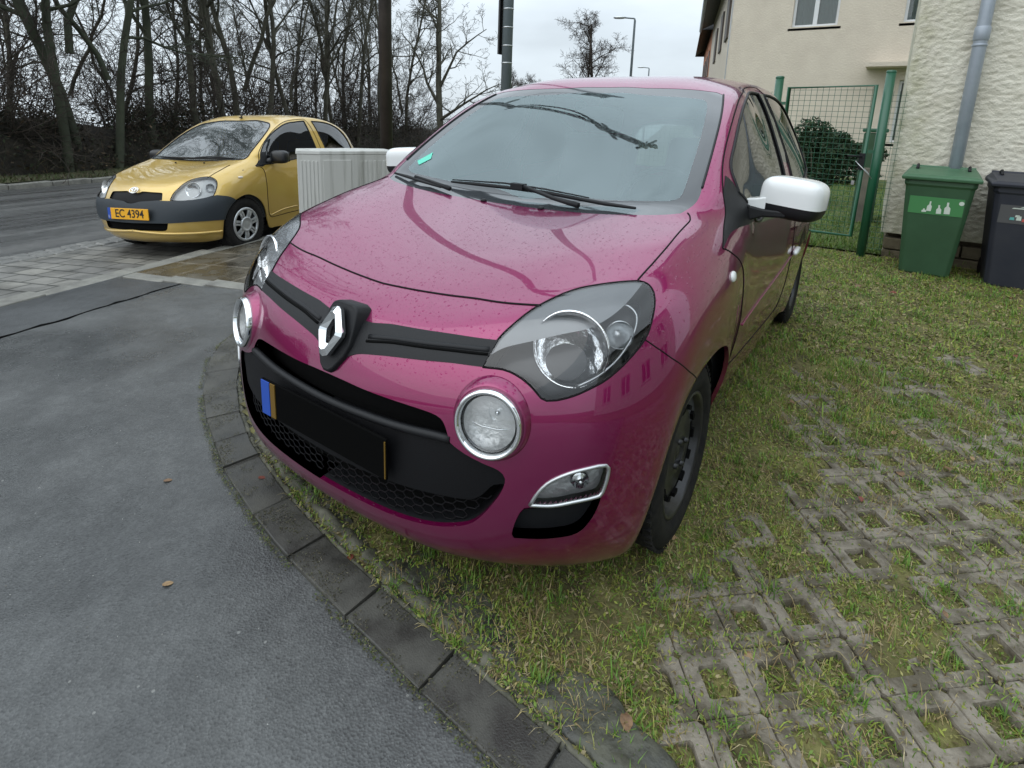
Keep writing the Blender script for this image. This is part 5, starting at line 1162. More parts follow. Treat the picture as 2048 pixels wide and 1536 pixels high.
b=MB(); b.tube([(0,0,.05),(0,0,2.2),(-.01,0,5.6)],.050,20); b.build('pipe',M['zinc'],pipe)
b=MB(); b.lathe([(.052,2.05),(.058,2.06),(.058,2.16),(.052,2.17)],24); b.lathe([(.051,2.00),(.056,2.005),(.056,2.02),(.051,2.025)],24); b.build('collar',M['zinc'],pipe)
def wheelie(name,label,loc,yaw,W,D,H,mat,lidmat,sticker,kind):
    t=thing(name,label,'bin',loc,yaw,'wheeled bins against the cream wall')
    b=MB(); hw,hd=W/2,D/2
    secs=[(0.03,.74,.66),(.05,.77,.70),(.84,1.0,1.0),(.86,1.05,1.04),(.90,1.05,1.04)]
    vs=[]
    for z,fx,fy in secs:
        c_=.03
        for x,y in ((-hw*fx+c_,-hd*fy),(hw*fx-c_,-hd*fy),(hw*fx,-hd*fy+c_),(hw*fx,hd),(-hw*fx,hd),(-hw*fx,-hd*fy+c_)): vs.append((x,y,z*H))
    n=6; b.add(vs,[(j*n+i,j*n+(i+1)%n,(j+1)*n+(i+1)%n,(j+1)*n+i) for j in range(4) for i in range(n)]+[list(range(n))[::-1]])
    b.build('bin_body',mat,t,bevel=.008)
    b=MB(); z=.90*H
    vs=[(-hw*1.14,-hd*1.14,z),(hw*1.14,-hd*1.14,z),(hw*1.14,hd*1.05,z+.01),(-hw*1.14,hd*1.05,z+.01),(-hw*1.16,-hd*1.16,z+.028),(hw*1.16,-hd*1.16,z+.028),(hw*1.14,hd*1.05,z+.04),(-hw*1.14,hd*1.05,z+.04),
        (-hw*1.0,-hd*.98,z+.045),(hw*1.0,-hd*.98,z+.045),(hw*1.0,hd*.95,z+.085),(-hw*1.0,hd*.95,z+.085)]
    b.add(vs,[(3,2,1,0),(8,9,10,11)]+[(a*4+i,a*4+(i+1)%4,(a+1)*4+(i+1)%4,(a+1)*4+i) for a in (0,1) for i in range(4)])
    lid=b.build('lid',lidmat,t,bevel=.007)
    b=MB(); b.tube([(-hw*.98,hd*1.02,z+.02),(-hw*.98,hd*1.10,z+.085),(hw*.98,hd*1.10,z+.085),(hw*.98,hd*1.02,z+.02)],.014,8); b.build('handle',lidmat,t)
    for sx in (-1,1):
        b=MB(); b.tube([(sx*hw*.78,hd*.78,z+.088),(sx*hw*.78,hd*.55,z+.108),(sx*hw*.78,hd*.3,z+.075)],.012,6); b.build('lid_grip',M['black_plastic'],lid)
        b=MB(); b.lathe([(.0,-.025),(.085,-.025),(.1,-.015),(.1,.015),(.085,.025),(0,.025)],24,Matrix.Translation((sx*hw*.72,hd*.9,.1))@Matrix.Rotation(math.pi/2,4,'Y')); b.build('wheel',M['rubber'],t)
    # label sheet on the sloping front
    def fp(u,v,o_=.003):
        f=lambda z_: hd*(.70+(1.0-.70)*(z_/H-.05)/.79); zz=v; return (u,-f(zz)-o_,zz)
    b=MB(); z0,z1=.60*H,.755*H; b.add([fp(-hw*.80,z0),fp(hw*.78,z0),fp(hw*.78,z1),fp(-hw*.80,z1)],[(0,1,2,3)]); sk=b.build('label_sheet',sticker,t)
    b=MB()
    if kind=='glass':
        def bottle(cx,w_,h,ang,z_):
            L=[(-w_,0),(w_,0),(w_,h*.5),(w_*.35,h*.68),(w_*.35,h),(-w_*.35,h),(-w_*.35,h*.68),(-w_,h*.5)]
            ca,sa=math.cos(ang),math.sin(ang); return [fp(cx+ca*x-sa*y,z_+sa*x+ca*y,.005) for x,y in L]
        for a in ((-.045,.016,.085,-.05,z0+.028),(.025,.017,.075,.05,z0+.012),(.080,.020,.10,.03,z0+.016),(-.075,.016,.03,.1,z0+.016)): b.add(bottle(*a),[list(range(8))])
        b.add([fp(.165+.018*math.cos(k*.7),z1-.035+.018*math.sin(k*.7),.005) for k in range(9)],[list(range(9))])
        b.build('print',M['print_white'],sk)
    else:
        cols=[M['print_white'],M['print_red'],M['print_teal']]
        for k,(x,zz,w_,h) in enumerate(((-.13,z1-.028,.10,.008),(-.08,z1-.016,.16,.008),(-.13,z0+.03,.03,.022),(-.09,z0+.03,.032,.035),(-.055,z0+.022,.03,.024),(-.02,z0+.034,.03,.03),(-.10,z0+.056,.03,.016))):
            b=MB(); b.add([fp(x,zz,.005),fp(x+w_,zz,.005),fp(x+w_*.9,zz+h,.005),fp(x+w_*.1,zz+h,.005)],[(0,1,2,3)]); b.build('print',cols[k%3] if k>1 else cols[0],sk)
    return t
M['print_white']=pmat('print_white',(.62,.68,.62),.6); M['print_red']=pmat('print_red',(.55,.10,.09),.6); M['print_teal']=pmat('print_teal',(.12,.42,.40),.6)
M['bin_green']=pmat('bin_green',(.028,.075,.036),.5,col2=(.035,.092,.045),vscale=4,bump=.0005,bscale=200)
M['bin_dark']=pmat('bin_dark',(.018,.021,.034),.55,col2=(.028,.030,.042),vscale=4,bump=.0005,bscale=200)
wheelie('wheeled_bin','green wheeled bin with a bottle-glass label, lid closed',(1.585,5.36,-.02),math.radians(-4),.47,.56,.97,M['bin_green'],pmat('lid_green',(.045,.12,.06),.5,col2=(.06,.15,.08),vscale=5),pmat('label_green',(.06,.23,.08),.6),'glass')
wheelie('wheeled_bin','dark navy wheeled bin with a grey packaging label, right of the green one',(2.185,5.36,-.03),math.radians(-2),.50,.56,.97,M['bin_dark'],M['bin_dark'],pmat('label_grey',(.085,.085,.09),.6),'pack')
# gate
M['green_steel']=pmat('green_steel',(.012,.095,.048),.4,coat=.3)
GY=5.66
gate=thing('garden_gate','dark green tube gate with square wire mesh and a black handle, chained shut','gate',(.16,GY,0))
def g(x,z): return (x-.16,0,z)
b=MB(); b.tube([g(.245,.20),g(.235,1.655),g(.985,1.675),g(.975,.20),g(.245,.20)],.020,8); b.build('frame',M['green_steel'],gate)
b=MB()
k=0; z=.23
while z<1.65: b.tube([g(.245,z),g(.98,z)],.0026,4,False); z+=.052
x=.285
while x<.98: b.tube([g(x,.20),g(x,1.66)],.0026,4,False); x+=.052
b.build('wire_mesh',M['green_steel'],gate)
b=MB(); b.box(g(.965,.95),(.05,.06,.16)); b.tube([g(.96,1.0),(g(.96,1.0)[0],-.06,1.0),(g(.84,1.0)[0],-.06,1.0)],.009,6); b.build('lock_box',M['black_plastic'],gate)
b=MB(); 
pts=[(g(1.0,.78)[0]+.085*math.cos(a)*1.0,.05*math.sin(a)*1.2,.80+.10*math.sin(a*.5)-.05*math.cos(a)) for a in [2*math.pi*k/16 for k in range(16)]]
b.tube(pts,.005,5,closed=True); b.box((g(.92,.7)[0],-.05,.74),(.025,.02,.04)); b.build('chain',M['satin'],gate)
for x,zt,lab in ((.135,1.76,'green steel post holding the hinges of the gate'),(1.085,1.80,'taller green steel post by the house corner, gate lock side')):
    t=thing('gate_post',lab,'post',(x,GY,0)); b=MB(); b.tube([(0,0,-.05),(0,0,zt)],.040,20); b.lathe([(.041,zt-.01),(.043,zt),(.038,zt+.012),(0,zt+.018)],20); b.build('post',M['green_steel'],t)
    b=MB()
    for z in ((.35,1.5) if x<1 else (1.05,)): b.box((.05 if x<1 else -.05,0,z),(.06,.03,.03))
    b.build('bracket',M['green_steel'],t)
t=thing('fence_panel','green wire fence panel closing the gap between gate post and house','fence',(1.15,GY,0)); b=MB()
for k in range(28): b.tube([(-.03,0,.1+k*.055),(.10,0,.1+k*.055)],.0026,4,False)
for k in range(3): b.tube([(-.02+k*.05,0,.08),(-.02+k*.05,0,1.62)],.0026,4,False)
b.build('wire_mesh',M['green_steel'],t)
t=thing('fence_panel','green wire fence panel hidden mostly by the parked car, left of the gate','fence',(-2.4,GY,0)); b=MB()
for k in range(28): b.tube([(0,0,.1+k*.055),(2.5,0,.1+k*.055)],.0026,4,False)
for k in range(46): b.tube([(k*.055,0,.08),(k*.055,0,1.62)],.0026,4,False)
b.build('wire_mesh',M['green_steel'],t)
# garden things behind the gate
def leafball(name,label,cat,c_,r,n,size,pal,mat,group=None,stem=True,seed=3,hollow=.5):
    R=np.random.RandomState(seed); t=thing(name,label,cat,(c_[0],c_[1],c_[2]-r[2]),group=group)
    # several overlapping clumps
    P=[];
    for k in range(9):
        cc=R.uniform(-.55,.55,3)*r; rr=np.array(r)*R.uniform(.35,.6); m=n//9; d=R.normal(size=(m,3)); d/=np.linalg.norm(d,axis=1,keepdims=True); P.append(cc+d*rr*(R.uniform(hollow,1.05,(m,1))**.5))
    P=np.concatenate(P); P[:,2]+=r[2]; n=len(P)
    A=R.normal(size=(n,3)); A/=np.linalg.norm(A,axis=1,keepdims=True); B_=np.cross(A,R.normal(size=(n,3))); B_/=np.linalg.norm(B_,axis=1,keepdims=True)
    s=(size*R.uniform(.6,1.4,n))[:,None]
    V=np.stack([P-A*s,P-B_*s*.45,P+A*s,P+B_*s*.45],1)
    pw=np.array([p[1] for p in pal]); ci=R.choice(len(pal),n,p=pw/pw.sum()); col=np.array([p[0] for p in pal])[ci]*R.uniform(.6,1.4,(n,1))
    cc=np.repeat(np.concatenate([col,np.ones((n,1))],1)[:,None,:],4,1)
    npmesh('foliage',V.reshape(-1,3),(np.arange(n)*4)[:,None]+np.array([[0,1,2,3]]),mat,t,False,col=cc.reshape(-1,4))
    if stem:
        b=MB(); 
        for k in range(7):
            a=R.uniform(0,6.28); e=R.uniform(.3,.7); b.tube([(0,0,-.1),(math.cos(a)*r[0]*.3,math.sin(a)*r[1]*.3,r[2]*.6),(math.cos(a)*r[0]*e,math.sin(a)*r[1]*e,r[2]*1.3)],[.02,.014,.006],5)
        b.build('stems',M['bark'],t)
    return t
M['bark']=pmat('bark',(.045,.042,.030),.9,col2=(.085,.082,.058),vscale=3,bump=.01,bscale=14)
M['bark_green']=pmat('bark_mossy',(.035,.040,.026),.9,col2=(.065,.075,.045),vscale=1.5,bump=.01,bscale=14)
M['twig']=pmat('twig',(.035,.028,.022),.9,col2=(.055,.042,.032),vscale=2)
DK=[((.018,.040,.016),3),((.03,.06,.022),2),((.05,.08,.035),1)]
leafball('shrub','dark evergreen shrub behind the gate mesh','shrub',(.25,9.6,.74),(.55,.5,.62),8000,.035,DK,M['grass'])
leafball('shrub','low dark bush left of the house door beyond the gate','shrub',(.15,13.6,.5),(1.2,.5,.5),6000,.05,DK,M['grass'],seed=8)
M['oldwood']=pmat('old_wood',(.13,.12,.10),.85,col2=(.20,.185,.15),vscale=6)
t=thing('garden_post','short grey weathered wooden post in the lawn behind the gate','post',(.98,8.0,0)); b=MB(); b.box((0,0,.36),(.12,.10,.80)); b.build('post',M['oldwood'],t,bevel=.012)
t=thing('compost_bin','dark green box standing in the garden behind the gate lock','bin',(1.0,8.1,0)); b=MB(); b.prism([(-.13,-.13),(.13,-.13),(.13,.13),(-.13,.13)],0,1.22,.95); b.build('bin_body',M['bin_green'],t,bevel=.02); b=MB(); b.box((0,0,1.25),(.29,.29,.05)); b.build('lid',M['green_steel'],t,bevel=.015)

# far house
M['render_beige']=pmat('render_beige',(.62,.55,.46),.85,col2=(.68,.61,.51),vscale=2,bump=.012,bscale=24)
M['render_peach']=pmat('render_peach',(.50,.37,.29),.85,col2=(.54,.41,.32),vscale=2,bump=.006,bscale=24)
M['render_orange']=pmat('render_orange',(.50,.20,.10),.85,bump=.01,bscale=24)
M['pvc']=pmat('pvc_white',(.72,.74,.76),.35); M['slate']=pmat('slate',(.05,.052,.058),.6,bump=.01,bscale=10); M['sill']=pmat('sill_dark',(.09,.075,.065),.6)
M['pane']=pmat('window_pane',(.06,.07,.075),.05,coat=1); M['curtain']=pmat('net_curtain',(.42,.46,.45),.9,bump=.02,bscale=18)
def window(parent,x,y,z,w_,h,out=-1,axis='x',curt=True):
    """front faces local -y ; two casements"""
    def P_(u,v,d): return (x+u,y+d*1.0,z+v) if axis=='x' else (x+d,y+u,z+v)
    def bx(b,u0,u1,v0,v1,d0,d1):
        a=P_(u0,v0,d0); c_=P_(u1,v1,d1); b.box(tuple((p+q)/2 for p,q in zip(a,c_)),tuple(abs(q-p) for p,q in zip(a,c_)))
    b=MB(); f=.06
    bx(b,0,w_,0,f,-.01,.05); bx(b,0,w_,h-f,h,-.01,.05); bx(b,0,f,f,h-f,-.01,.05); bx(b,w_-f,w_,f,h-f,-.01,.05); bx(b,w_/2-.05,w_/2+.05,f,h-f,-.012,.048)
    fr=b.build('window_frame',M['pvc'],parent)
    b=MB(); bx(b,f,w_-f,f,h-f,.02,.03); b.build('pane',M['glass_house'],fr)
    if curt:
        b=MB()
        for s_ in (f,w_/2+.05):
            u0=s_; u1=s_+w_/2-f-.05; n=14; vs=[]
            for i in range(n+1):
                u=u0+(u1-u0)*i/n; d=.07+.015*math.sin(i*2.1)
                vs+= [P_(u,f,d),P_(u,h-f,d)]
            b.add(vs,[(2*i,2*i+2,2*i+3,2*i+1) for i in range(n)])
        b.build('curtain',M['curtain'],fr)
    b=MB(); bx(b,-.02,w_+.02,-.02,h+.02,.10,.12); b.build('room_dark',M['interior'],fr)
    b=MB(); bx(b,-.08,w_+.08,-.09,-.03,-.12,.04); b.build('sill',M['sill'],fr)
    return fr
M['glass_house']=glassmat('house_glass',(.75,.8,.8),ior=1.5)
def wallhole(b,x0,x1,z0,z1,holes,y0,th=.25):
    """front wall in the plane y0 made of boxes around rectangular openings"""
    xs=sorted({x0,x1}|{h[0] for h in holes}|{h[1] for h in holes}); zs=sorted({z0,z1}|{h[2] for h in holes}|{h[3] for h in holes})
    for i in range(len(xs)-1):
        for j in range(len(zs)-1):
            cx=(xs[i]+xs[i+1])/2; cz=(zs[j]+zs[j+1])/2
            if any(h[0]<cx<h[1] and h[2]<cz<h[3] for h in holes): continue
            b.add([(xs[i],y0,zs[j]),(xs[i+1],y0,zs[j]),(xs[i+1],y0,zs[j+1]),(xs[i],y0,zs[j+1])],[(0,1,2,3)])
    for h in holes:
        a,c_,d,e=h; b.add([(a,y0,d),(c_,y0,d),(c_,y0,e),(a,y0,e),(a,y0+th,d),(c_,y0+th,d),(c_,y0+th,e),(a,y0+th,e)],[(0,4,5,1)[::-1],(1,5,6,2)[::-1],(2,6,7,3)[::-1],(3,7,4,0)[::-1]])
FX,FY_=-2.87,16.0
fh=thing('house','far cream house with white windows beyond the gate, gable side toward the garden','house',(FX,FY_,0))
b=MB(); wins=[(1.50,2.55,3.82,5.15),(3.92,4.97,3.80,5.15),(4.05,4.75,0.95,2.45)]
wallhole(b,0,9.5,-.4,6.6,wins,0)
A17=math.radians(17); fd=(-math.sin(A17)*14,math.cos(A17)*14)
b.add([(0,0,-.4),(fd[0],fd[1],-.4),(fd[0],fd[1],6.6),(0,0,6.6)],[(0,3,2,1)[::-1]])
b.add([(9.5,0,-.4),(9.5,14,-.4),(9.5,14,6.6),(9.5,0,6.6)],[(0,1,2,3)])
b.build('wall',M['render_beige'],fh)
b=MB(); b.add([(-.6,-.4,6.0),(9.9,-.4,6.0),(4.6,-.4,9.6),(-.6+fd[0],fd[1],6.0),(9.9,fd[1],6.0),(4.6,fd[1],9.6),(-.6,-.4,5.84),(9.9,-.4,5.84),(-.6+fd[0],fd[1],5.84)],[(0,2,1),(0,3,5,2),(1,2,5,4),(0,6,8,3),(0,1,7,6)]); b.build('roof',M['slate'],fh)
b=MB(); b.tube([(-.62,-.4,5.92),(-.62+fd[0],fd[1],5.92)],.07,8); b.tube([(-.12,.5,5.8),(-.12,.5,-.2)],.05,8); b.build('gutter',M['zinc'],fh)
for a in wins: window(fh,a[0],.12,a[2],a[1]-a[0],a[3]-a[2])
for t_,z in ((.12,3.8),(.34,3.8),(.6,3.8),(.12,1.0),(.34,1.0),(.6,1.0)):
    x,y=fd[0]*t_,fd[1]*t_; b=MB(); b.box((x-.02,y,z+.65),(.08,1.1,1.3),math.radians(17)); b.build('facade_window',M['sill'],fh)
b=MB(); b.box((3.95,-.30,2.78),(1.25,.62,.10)); b.build('canopy',M['render_beige'],fh)
oh=thing('house','orange rendered house at the end of the row, only a sliver seen','house',(FX+fd[0]*1.02,FY_+fd[1]*1.02,0),A17)
b=MB(); b.box((4,6,2.9),(8.0,12,6.4)); b.build('wall',M['render_orange'],oh)
b=MB(); b.add([(-.6,-.1,6.0),(8.6,-.1,6.0),(4,-.1,9.3),(-.6,12.3,6.0),(8.6,12.3,6.0),(4,12.3,9.3)],[(0,2,1),(0,3,5,2),(1,2,5,4),(3,4,5)]); b.build('roof',M['slate'],oh)
for k in range(4):
    for z in (1.0,3.8):
        b=MB(); b.box((-.01,1.5+k*2.7,z+.65),(.06,1.1,1.3)); b.build('window',M['sill'],oh)
# the house across the drive, outside the frame: it is what the wing and doors mirror
nh=thing('house','white house with grey windows right of the drive, seen only as reflection in the paint','house',(9.0,-6,0),math.radians(90))
b=MB(); hw=[(1.2+k*2.5,2.3+k*2.5,z,z+1.4) for k in range(4) for z in (.9,3.7)]
wallhole(b,0,11,-.3,6.5,hw,0); b.build('wall',M['render_white'] if 'render_white' in M else pmat('render_white',(.62,.62,.60),.85),nh)
b=MB(); b.add([(-.4,-.4,6.4),(11.4,-.4,6.4),(11.4,4,9.2),(-.4,4,9.2)],[(0,1,2,3)]); b.build('roof',M['slate'],nh)
for h in hw: window(nh,h[0],.12,h[2],h[1]-h[0],h[3]-h[2],curt=False)
nh.rotation_euler=(0,0,math.radians(-90)); nh.location=(8.5,5.2,0)

# ================================================================ posts, lamps, cabinet
M['darkpost']=pmat('dark_post',(.030,.024,.022),.6,col2=(.05,.04,.036),vscale=4,bump=.002,bscale=30)
M['greypost']=pmat('grey_post',(.10,.13,.145),.5,col2=(.14,.165,.175),vscale=2)
t=thing('utility_pole','dark brown pole rising behind the grey street cabinet','pole',(-5.75,5.70,-.30))
b=MB(); b.tube([(0,0,0),(0,0,5.5),(0,0,11.3)],[.100,.105,.125],20); b.build('pole',M['darkpost'],t)
b=MB(); b.box((.32,-.1,10.9),(.9,.07,.07),.3); b.tube([(.2,-.05,10.92),(.55,-.15,10.5)],.03,6); b.box((.62,-.2,11.0),(.14,.12,.28)); b.box((.38,-.12,11.04),(.10,.10,.22)); b.build('crossarm',M['darkpost'],t)
t=thing('street_lamp','grey banded lamp post with narrow sign box, rising behind the car roof','street lamp',(-3.38,5.74,-.15))
b=MB(); b.tube([(0,0,0),(0,0,4.0),(0,0,7.6)],[.078,.070,.055],20)
b.build('pole',M['greypost'],t)
for z in (2.15,2.38,2.62,2.86):
    b=MB(); b.lathe([(.0745,z),(.0775,z+.004),(.0775,z+.012),(.0745,z+.016)],20); b.build('band',M['satin'],t)
b=MB(); b.box((-.098,-.03,2.75),(.025,.10,.95)); b.box((-.085,0,2.4),(.05,.05,.04)); b.box((-.085,0,3.1),(.05,.05,.04)); b.build('sign_box',M['gloss_grey'],t)
b=MB(); b.tube([(0,0,7.5),(-.2,-.1,7.85),(-1.0,-.5,7.95)],.028,8); b.build('arm',M['greypost'],t)
b=MB(); ellipsoid(b,(-1.3,-.65,7.93),(.34,.14,.07),18,8,.8,Mx=None); b.build('lamp_head',M['satin'],t)
def street_lamp(x,y,z,H,lab):
    t=thing('street_lamp',lab,'street lamp',(x,y,z),AN,'street lamps along the far road')
    b=MB(); b.tube([(0,0,0),(0,0,H-.1),(-.03,0,H),(-.10,0,H+.02)],[.09,.06,.05,.045],10); b.tube([(-.05,0,H+.01),(-.55,0,H+.06)],.04,8); b.build('pole',M['greypost'],t)
    b=MB(); ellipsoid(b,(-.85,0,H+.08),(.36,.15,.08),16,8,.8); b.build('lamp_head',M['satin'],t)
street_lamp(-11.45,30,-1.0,7.9,'tall street lamp against the sky, right of the small round-topped bare tree')
street_lamp(-20.5,57,-2.0,8.8,'smaller distant street lamp right of the taller one')
# cabinet
M['cab']=pmat('cabinet_grey',(.42,.43,.41),.55,col2=(.50,.51,.49),vscale=3)
def cabmat():
    m=M['cab']; nt=m.node_tree; p=nt.nodes['Principled BSDF']; L=nt.links
    tc=N(nt,'ShaderNodeTexCoord'); mp=N(nt,'ShaderNodeMapping'); mp.inputs['Scale'].default_value=(14,14,.8); L.new(tc.outputs['Object'],mp.inputs[0])
    n=N(nt,'ShaderNodeTexNoise'); n.inputs['Scale'].default_value=1; n.inputs['Detail'].default_value=5; L.new(mp.outputs[0],n.inputs[0])
    r=N(nt,'ShaderNodeMapRange'); r.inputs[1].default_value=.5; r.inputs[2].default_value=.75; L.new(n.outputs[0],r.inputs[0])
    x=N(nt,'ShaderNodeMix',data_type='RGBA'); x.inputs[6].default_value=(.50,.50,.47,1); x.inputs[7].default_value=(.30,.30,.27,1); L.new(r.outputs[0],x.inputs[0]); L.new(x.outputs[2],p.inputs['Base Color'])
cabmat()
t=thing('street_cabinet','weathered pale grey utility cabinet between gold car and magenta hood','cabinet',(-3.77,2.59,-.14))
# plan: three faces seen, corner at the left
q=[(0,0),(.30,.06),(.50,.48),(.58,1.06),(.18,1.30),(-.30,.62),(-.14,.18)]
q=[(0,0),(.19,.14),(.35,.43),(.53,.83),(.20,1.00),(-.08,.72),(-.26,.18)]
b=MB(); b.prism(q,.05,.975); b.build('cabinet_body',M['cab'],t,bevel=.006)
b=MB(); b.prism([(x*1.03-.006,y*1.03-.012) for x,y in q],.975,1.012,.985); b.build('top_cover',M['cab'],t,bevel=.006)
b=MB(); b.prism([(x*.97+.006,y*.97+.012) for x,y in q],-.08,.05); b.build('base',M['kerbdark'],t)
def panel(a,c_,m0,m1,n):
    a=Vector((*a,0)); c_=Vector((*c_,0)); d=(c_-a); L=d.length; d.normalize(); nn=Vector((d.y,-d.x,0)); b=MB()
    for i in range(n):
        f=m0+(m1-m0)*(i+.5)/n; p=a+d*(L*f)+nn*.001; b.box((p.x,p.y,.52),(L*(m1-m0)/n*.6,.010,.78),math.atan2(d.y,d.x))
    b.build('ribbed_panel',M['cab'],t,bevel=.003,seg=1)
panel(q[0],q[1],.08,.92,5); panel(q[2],q[3],.14,.92,7)
p=Vector((*q[1],0)).lerp(Vector((*q[2],0)),.5)
b=MB(); d=Vector((q[2][0]-q[1][0],q[2][1]-q[1][1],0)); nn=Vector((d.y,-d.x,0)).normalized(); b.box((p.x+nn.x*.004,p.y+nn.y*.004,.50),(d.length*.86,.012,.84),math.atan2(d.y,d.x)); b.build('door',M['cab'],t,bevel=.004)

# ================================================================ bare trees
def tree_mesh(seed,H,r0,kind='tall'):
    R=random.Random(seed); b=MB()
    def rv(): return Vector((R.gauss(0,1),R.gauss(0,1),R.gauss(0,1)))
    def limb(p,d,L,r,dep,up):
        n=max(3,int(L/ (.55 if dep<2 else .28))) if dep<3 else 3; n=min(n,12); pts=[p.copy()]; rad=[r]; q=p.copy(); d=d.normalized()
        for i in range(n):
            d=(d+rv()*(.055 if dep==0 else .20 if dep<3 else .28)+Vector((0,0,up))).normalized(); q=q+d*(L/n); pts.append(q.copy()); rad.append(max(.0065,r*(1-(.62 if dep==0 else .8)*(i+1)/n)))
        b.tube(pts,rad,7 if dep==0 else 5 if dep==1 else 3,cap=False)
        if dep>=4: return
        if kind=='tall': cnt=[14,7,6,4][dep]; t0=[.30,.25,.2,.15][dep]
        elif kind=='shrub': cnt=[8,6,5,4][dep]; t0=.15
        else: cnt=[11,7,6,4][dep]; t0=[.22,.2,.2,.15][dep]
        for k in range(cnt):
            t=t0+(1-t0)*(k+R.random())/cnt; i=min(n-1,int(t*n)); f=t*n-i; s=pts[i].lerp(pts[i+1],min(1,f)); rr=rad[i]*(.55 if dep==0 else .6)
            t_=(pts[i+1]-pts[i]).normalized(); o=rv(); o=(o-t_*o.dot(t_)).normalized(); a=math.radians(R.uniform(25,60 if kind!='broad' else 72)); nd=t_*math.cos(a)+o*math.sin(a)
            ln=L*(1-t*.55)*R.uniform(.30,.52) if dep==0 else L*(1-t*.4)*R.uniform(.35,.6)
            limb(s,nd,max(.22,ln),max(.006,rr),dep+1,.06 if kind=='tall' else .03)
    if kind=='shrub':
        for k in range(9): 
            a=R.uniform(0,6.28); limb(Vector((math.cos(a)*.25,math.sin(a)*.25,0)),Vector((math.cos(a)*.6,math.sin(a)*.6,1)),H*R.uniform(.7,1),r0,1,.05)
    else:
        k=R.random(); limb(Vector((0,0,-.2)),Vector((R.uniform(-.12,.12),R.uniform(-.12,.12),1)),H,r0,0,.05)
        if R.random()<.5: limb(Vector((0,0,H*R.uniform(.18,.28))),Vector((R.uniform(-.28,.28),R.uniform(-.28,.28),1)),H*.72,r0*.7,0 if kind!='tall' else 1,.05)
    return b
protos={}
def plant(kind,seed,loc,rot,sc,name,label,cat,group,mat,H,r0):
    key=(kind,seed,mat.name)
    t=thing(name,label,cat,loc,rot,group); t.scale=(sc,)*3
    if key not in protos:
        b=tree_mesh(seed,H,r0,kind); n0=0
        o=b.build('branches' if kind=='shrub' else 'trunk_and_branches',mat,t); protos[key]=o
    else:
        o=protos[key].copy(); C.objects.link(o); o.parent=t
    return t
def rs_at(r,s): 
    x,y=xy(r,s); return x,y,vergez(x,y) if r>14.3 else pave(x,y)
# row beyond the road, trunks where the photo shows them
row=[(11.1,16.4,0,1.05,'trunk pair at the far left, thinner green one'),(11.7,16.6,1,1.25,'thickest mossy trunk at the far left of the row'),(12.6,16.3,2,1.0,'slanting trunk right of the thick mossy one'),(14.2,16.6,3,1.15,'forked mossy trunk above the gold hood'),(16.3,16.5,0,1.05,'straight trunk above the gold car windshield'),(17.7,16.7,4,1.0,'slender forked trunk above the gold roof'),(18.9,16.6,2,1.05,'crooked trunk above the gold roof, beside the slender forked one'),(20.4,16.5,5,1.0,'thin trunk right above the gold side windows'),(22.4,16.9,1,.95,'twisting trunk above the tail of the gold car'),(24.6,16.6,4,1.0,'leaning trunk left of the dark pole'),(26.0,17.2,3,.9,'narrow trunk left of the dark pole, farther back'),(28.0,16.8,5,.95,'trunk partly hidden by the dark pole'),(31.0,17.,0,.9,'bare tree just right of the dark pole'),(9.3,17.2,5,1.1,'bare tree leaning in from the left edge'),(7.6,16.8,4,1.1,'bare tree outside the left edge, branches over the road'),(5.5,17.0,3,1.1,'bare tree outside the frame, left of all others'),(35,17.2,2,.9,'distant bare tree between pole and broad tree')]
for i,(s_,r,sd,sc,lb) in enumerate(row):
    x,y,z=rs_at(r,s_); plant('tall',sd,(x,y,z),rnd.uniform(0,6.28),sc*rnd.uniform(.95,1.1),'tree','bare '+lb if not lb.startswith('bare') else lb,'tree','bare trees along the far side of the road',M['bark_green'] if i<4 else M['bark'],12.5,.132)
plant('broad',21,(-15.2,18.0,-.85),1.0,1.0,'tree','big spreading bare tree between the two poles','tree','bare trees along the far side of the road',M['bark'],9.0,.17)
plant('broad',22,(-15.6,33.4,-.9),2.0,1.15,'tree','small round-topped bare tree against open sky left of the tall lamp','tree',None,M['twig'],7.6,.12)
for i,(x,y,z,sc,lb) in enumerate(((-22.7,37.3,-1.2,.85,'low bare tree seen over the left edge of the car roof'),(-20.5,33,-1.2,.8,'low bare tree right behind the grey lamp post'),(-25,36,-1.3,1.0,'bare tree behind the grey lamp post'),(-20.,43,-1.2,.7,'faint bare crown left of the small round-topped tree'))):
    plant('broad',23+i%2,(x,y,z),rnd.uniform(0,6),sc,'tree',lb,'tree','distant bare trees over the car roof',M['twig'],6.0,.11)
SHL=['at the left edge','between left edge and mossy trunks','behind the mossy trunk pair','right of the slanting trunk','left of the forked mossy trunk','right of the forked mossy trunk','above the gold windshield','above the gold roof','behind the gold roof','above the gold tail','left of the cabinet','behind the cabinet','left of the dark pole','behind the dark pole','right of the dark pole','left of the broad tree','behind the broad tree','right of the broad tree']
for i in range(18):
    s_=8.0+i*1.75; r=18.2+rnd.uniform(-.8,1.0); x,y,z=rs_at(r,s_); plant('shrub',31+i%3,(x,y,z),rnd.uniform(0,6),rnd.uniform(1.1,1.45),'shrub','tangled leafless shrub of the roadside thicket '+SHL[i],'shrub','leafless shrubs of the roadside thicket',M['twig2'] if 'twig2' in M else M['twig'],4.6,.028)
for i in range(14):
    s_=9.5+i*2.15; r=20.5+rnd.uniform(-1,3.5); x,y,z=rs_at(r,s_)
    plant('tall',[5,0,4,2,1][i%5],(x,y,z),rnd.uniform(0,6.28),rnd.uniform(.72,.95),'tree',('bare tree of the second row, number %d from the left, seen between the front trunks'%(i+1)).replace('number 1 ','first ') if False else 'thin bare tree of the row behind the front trunks','tree','bare trees of the second row',M['bark'],12.5,.132)
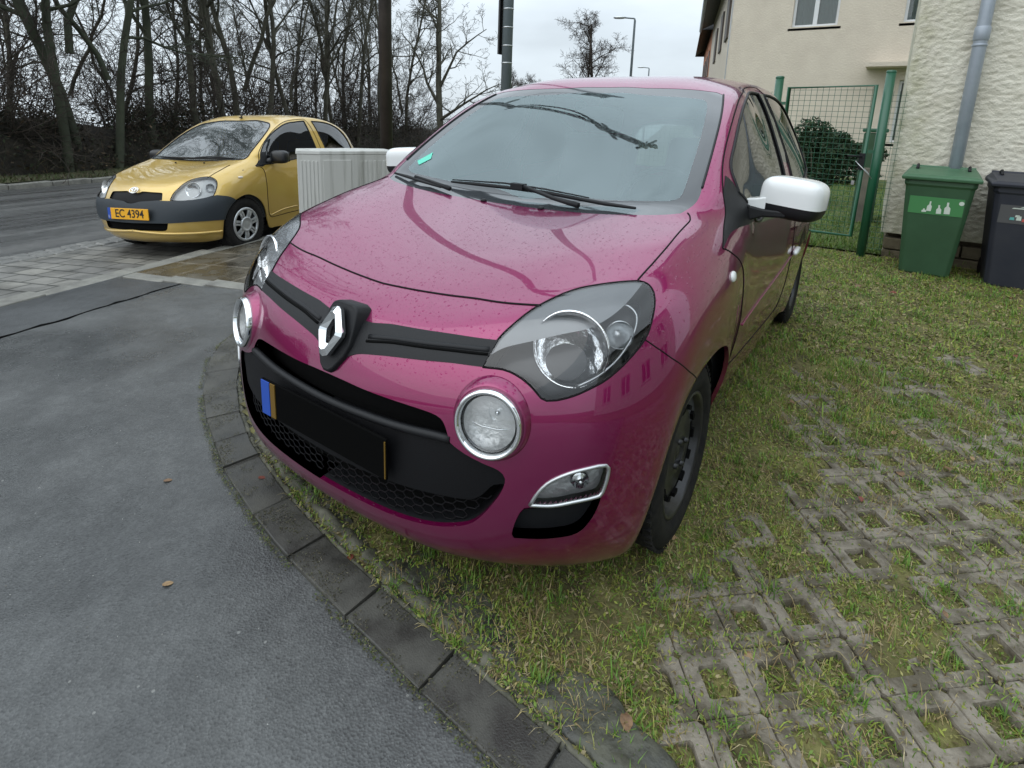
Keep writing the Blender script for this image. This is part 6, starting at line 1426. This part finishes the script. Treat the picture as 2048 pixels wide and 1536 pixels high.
# hedge: dark bank of brambles and dead leaves under the trees
def hedge(name,label,s0,s1,r0,r1,h,n,seed):
    R=np.random.RandomState(seed); t=thing(name,label,'hedge',(*xy((r0+r1)/2,(s0+s1)/2),0))
    inv=t.location
    s=R.uniform(s0,s1,n); u=R.uniform(0,1,n)**.7; top=h*(.72+.22*np.sin(s*.9)+.12*np.sin(s*2.3+1)+R.normal(0,.08,n)); z=u*top; r=r0+(r1-r0)*R.uniform(0,1,n)+ (1-u)*.0 + u*.5
    x=-(r*math.cos(AN))-s*math.sin(AN); y=-(r*math.sin(AN))+s*math.cos(AN); zb=.0466*x-.0103*y+.15
    P=np.stack([x-inv.x,y-inv.y,z+zb],1); A=R.normal(size=(n,3)); A/=np.linalg.norm(A,axis=1,keepdims=True); B_=np.cross(A,R.normal(size=(n,3))); B_/=np.linalg.norm(B_,axis=1,keepdims=True)
    sz=R.uniform(.03,.085,n)[:,None]; tw=R.uniform(0,1,n)<.35; ln=np.where(tw[:,None],sz*5,sz); wd=np.where(tw[:,None],.007,sz*.5)
    V=np.stack([P-A*ln,P-B_*wd,P+A*ln,P+B_*wd],1)
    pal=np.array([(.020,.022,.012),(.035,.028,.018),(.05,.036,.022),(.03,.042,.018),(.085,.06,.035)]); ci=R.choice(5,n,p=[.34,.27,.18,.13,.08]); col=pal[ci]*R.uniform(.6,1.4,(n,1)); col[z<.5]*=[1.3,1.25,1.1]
    cc=np.repeat(np.concatenate([col,np.ones((n,1))],1)[:,None,:],4,1)
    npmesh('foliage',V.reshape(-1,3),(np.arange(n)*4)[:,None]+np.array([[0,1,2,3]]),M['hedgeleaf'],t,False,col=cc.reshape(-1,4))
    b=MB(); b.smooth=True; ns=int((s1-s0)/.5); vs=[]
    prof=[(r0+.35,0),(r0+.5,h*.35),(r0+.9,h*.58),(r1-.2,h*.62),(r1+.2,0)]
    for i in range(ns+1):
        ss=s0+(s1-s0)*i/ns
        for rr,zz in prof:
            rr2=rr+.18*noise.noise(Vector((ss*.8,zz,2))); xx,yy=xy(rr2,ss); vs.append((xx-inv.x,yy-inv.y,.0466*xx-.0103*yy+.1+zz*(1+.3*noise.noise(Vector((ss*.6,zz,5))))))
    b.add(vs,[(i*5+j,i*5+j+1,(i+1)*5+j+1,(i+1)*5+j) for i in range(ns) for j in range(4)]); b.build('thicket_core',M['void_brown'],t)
    return t
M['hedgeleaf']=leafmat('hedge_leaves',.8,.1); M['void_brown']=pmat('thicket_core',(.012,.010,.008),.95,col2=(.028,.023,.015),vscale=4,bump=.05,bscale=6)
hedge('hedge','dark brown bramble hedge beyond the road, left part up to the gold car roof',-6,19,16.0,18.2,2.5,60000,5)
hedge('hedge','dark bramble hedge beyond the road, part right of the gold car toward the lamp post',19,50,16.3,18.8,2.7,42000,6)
leafball('shrub','pale leafy bush in the hedge below the broad bare tree','shrub',(-17.3,22.5,.1),(1.6,1.2,1.2),8000,.08,[((.05,.055,.025),3),((.09,.085,.045),1),((.03,.035,.018),2)],M['hedgeleaf'],seed=14)
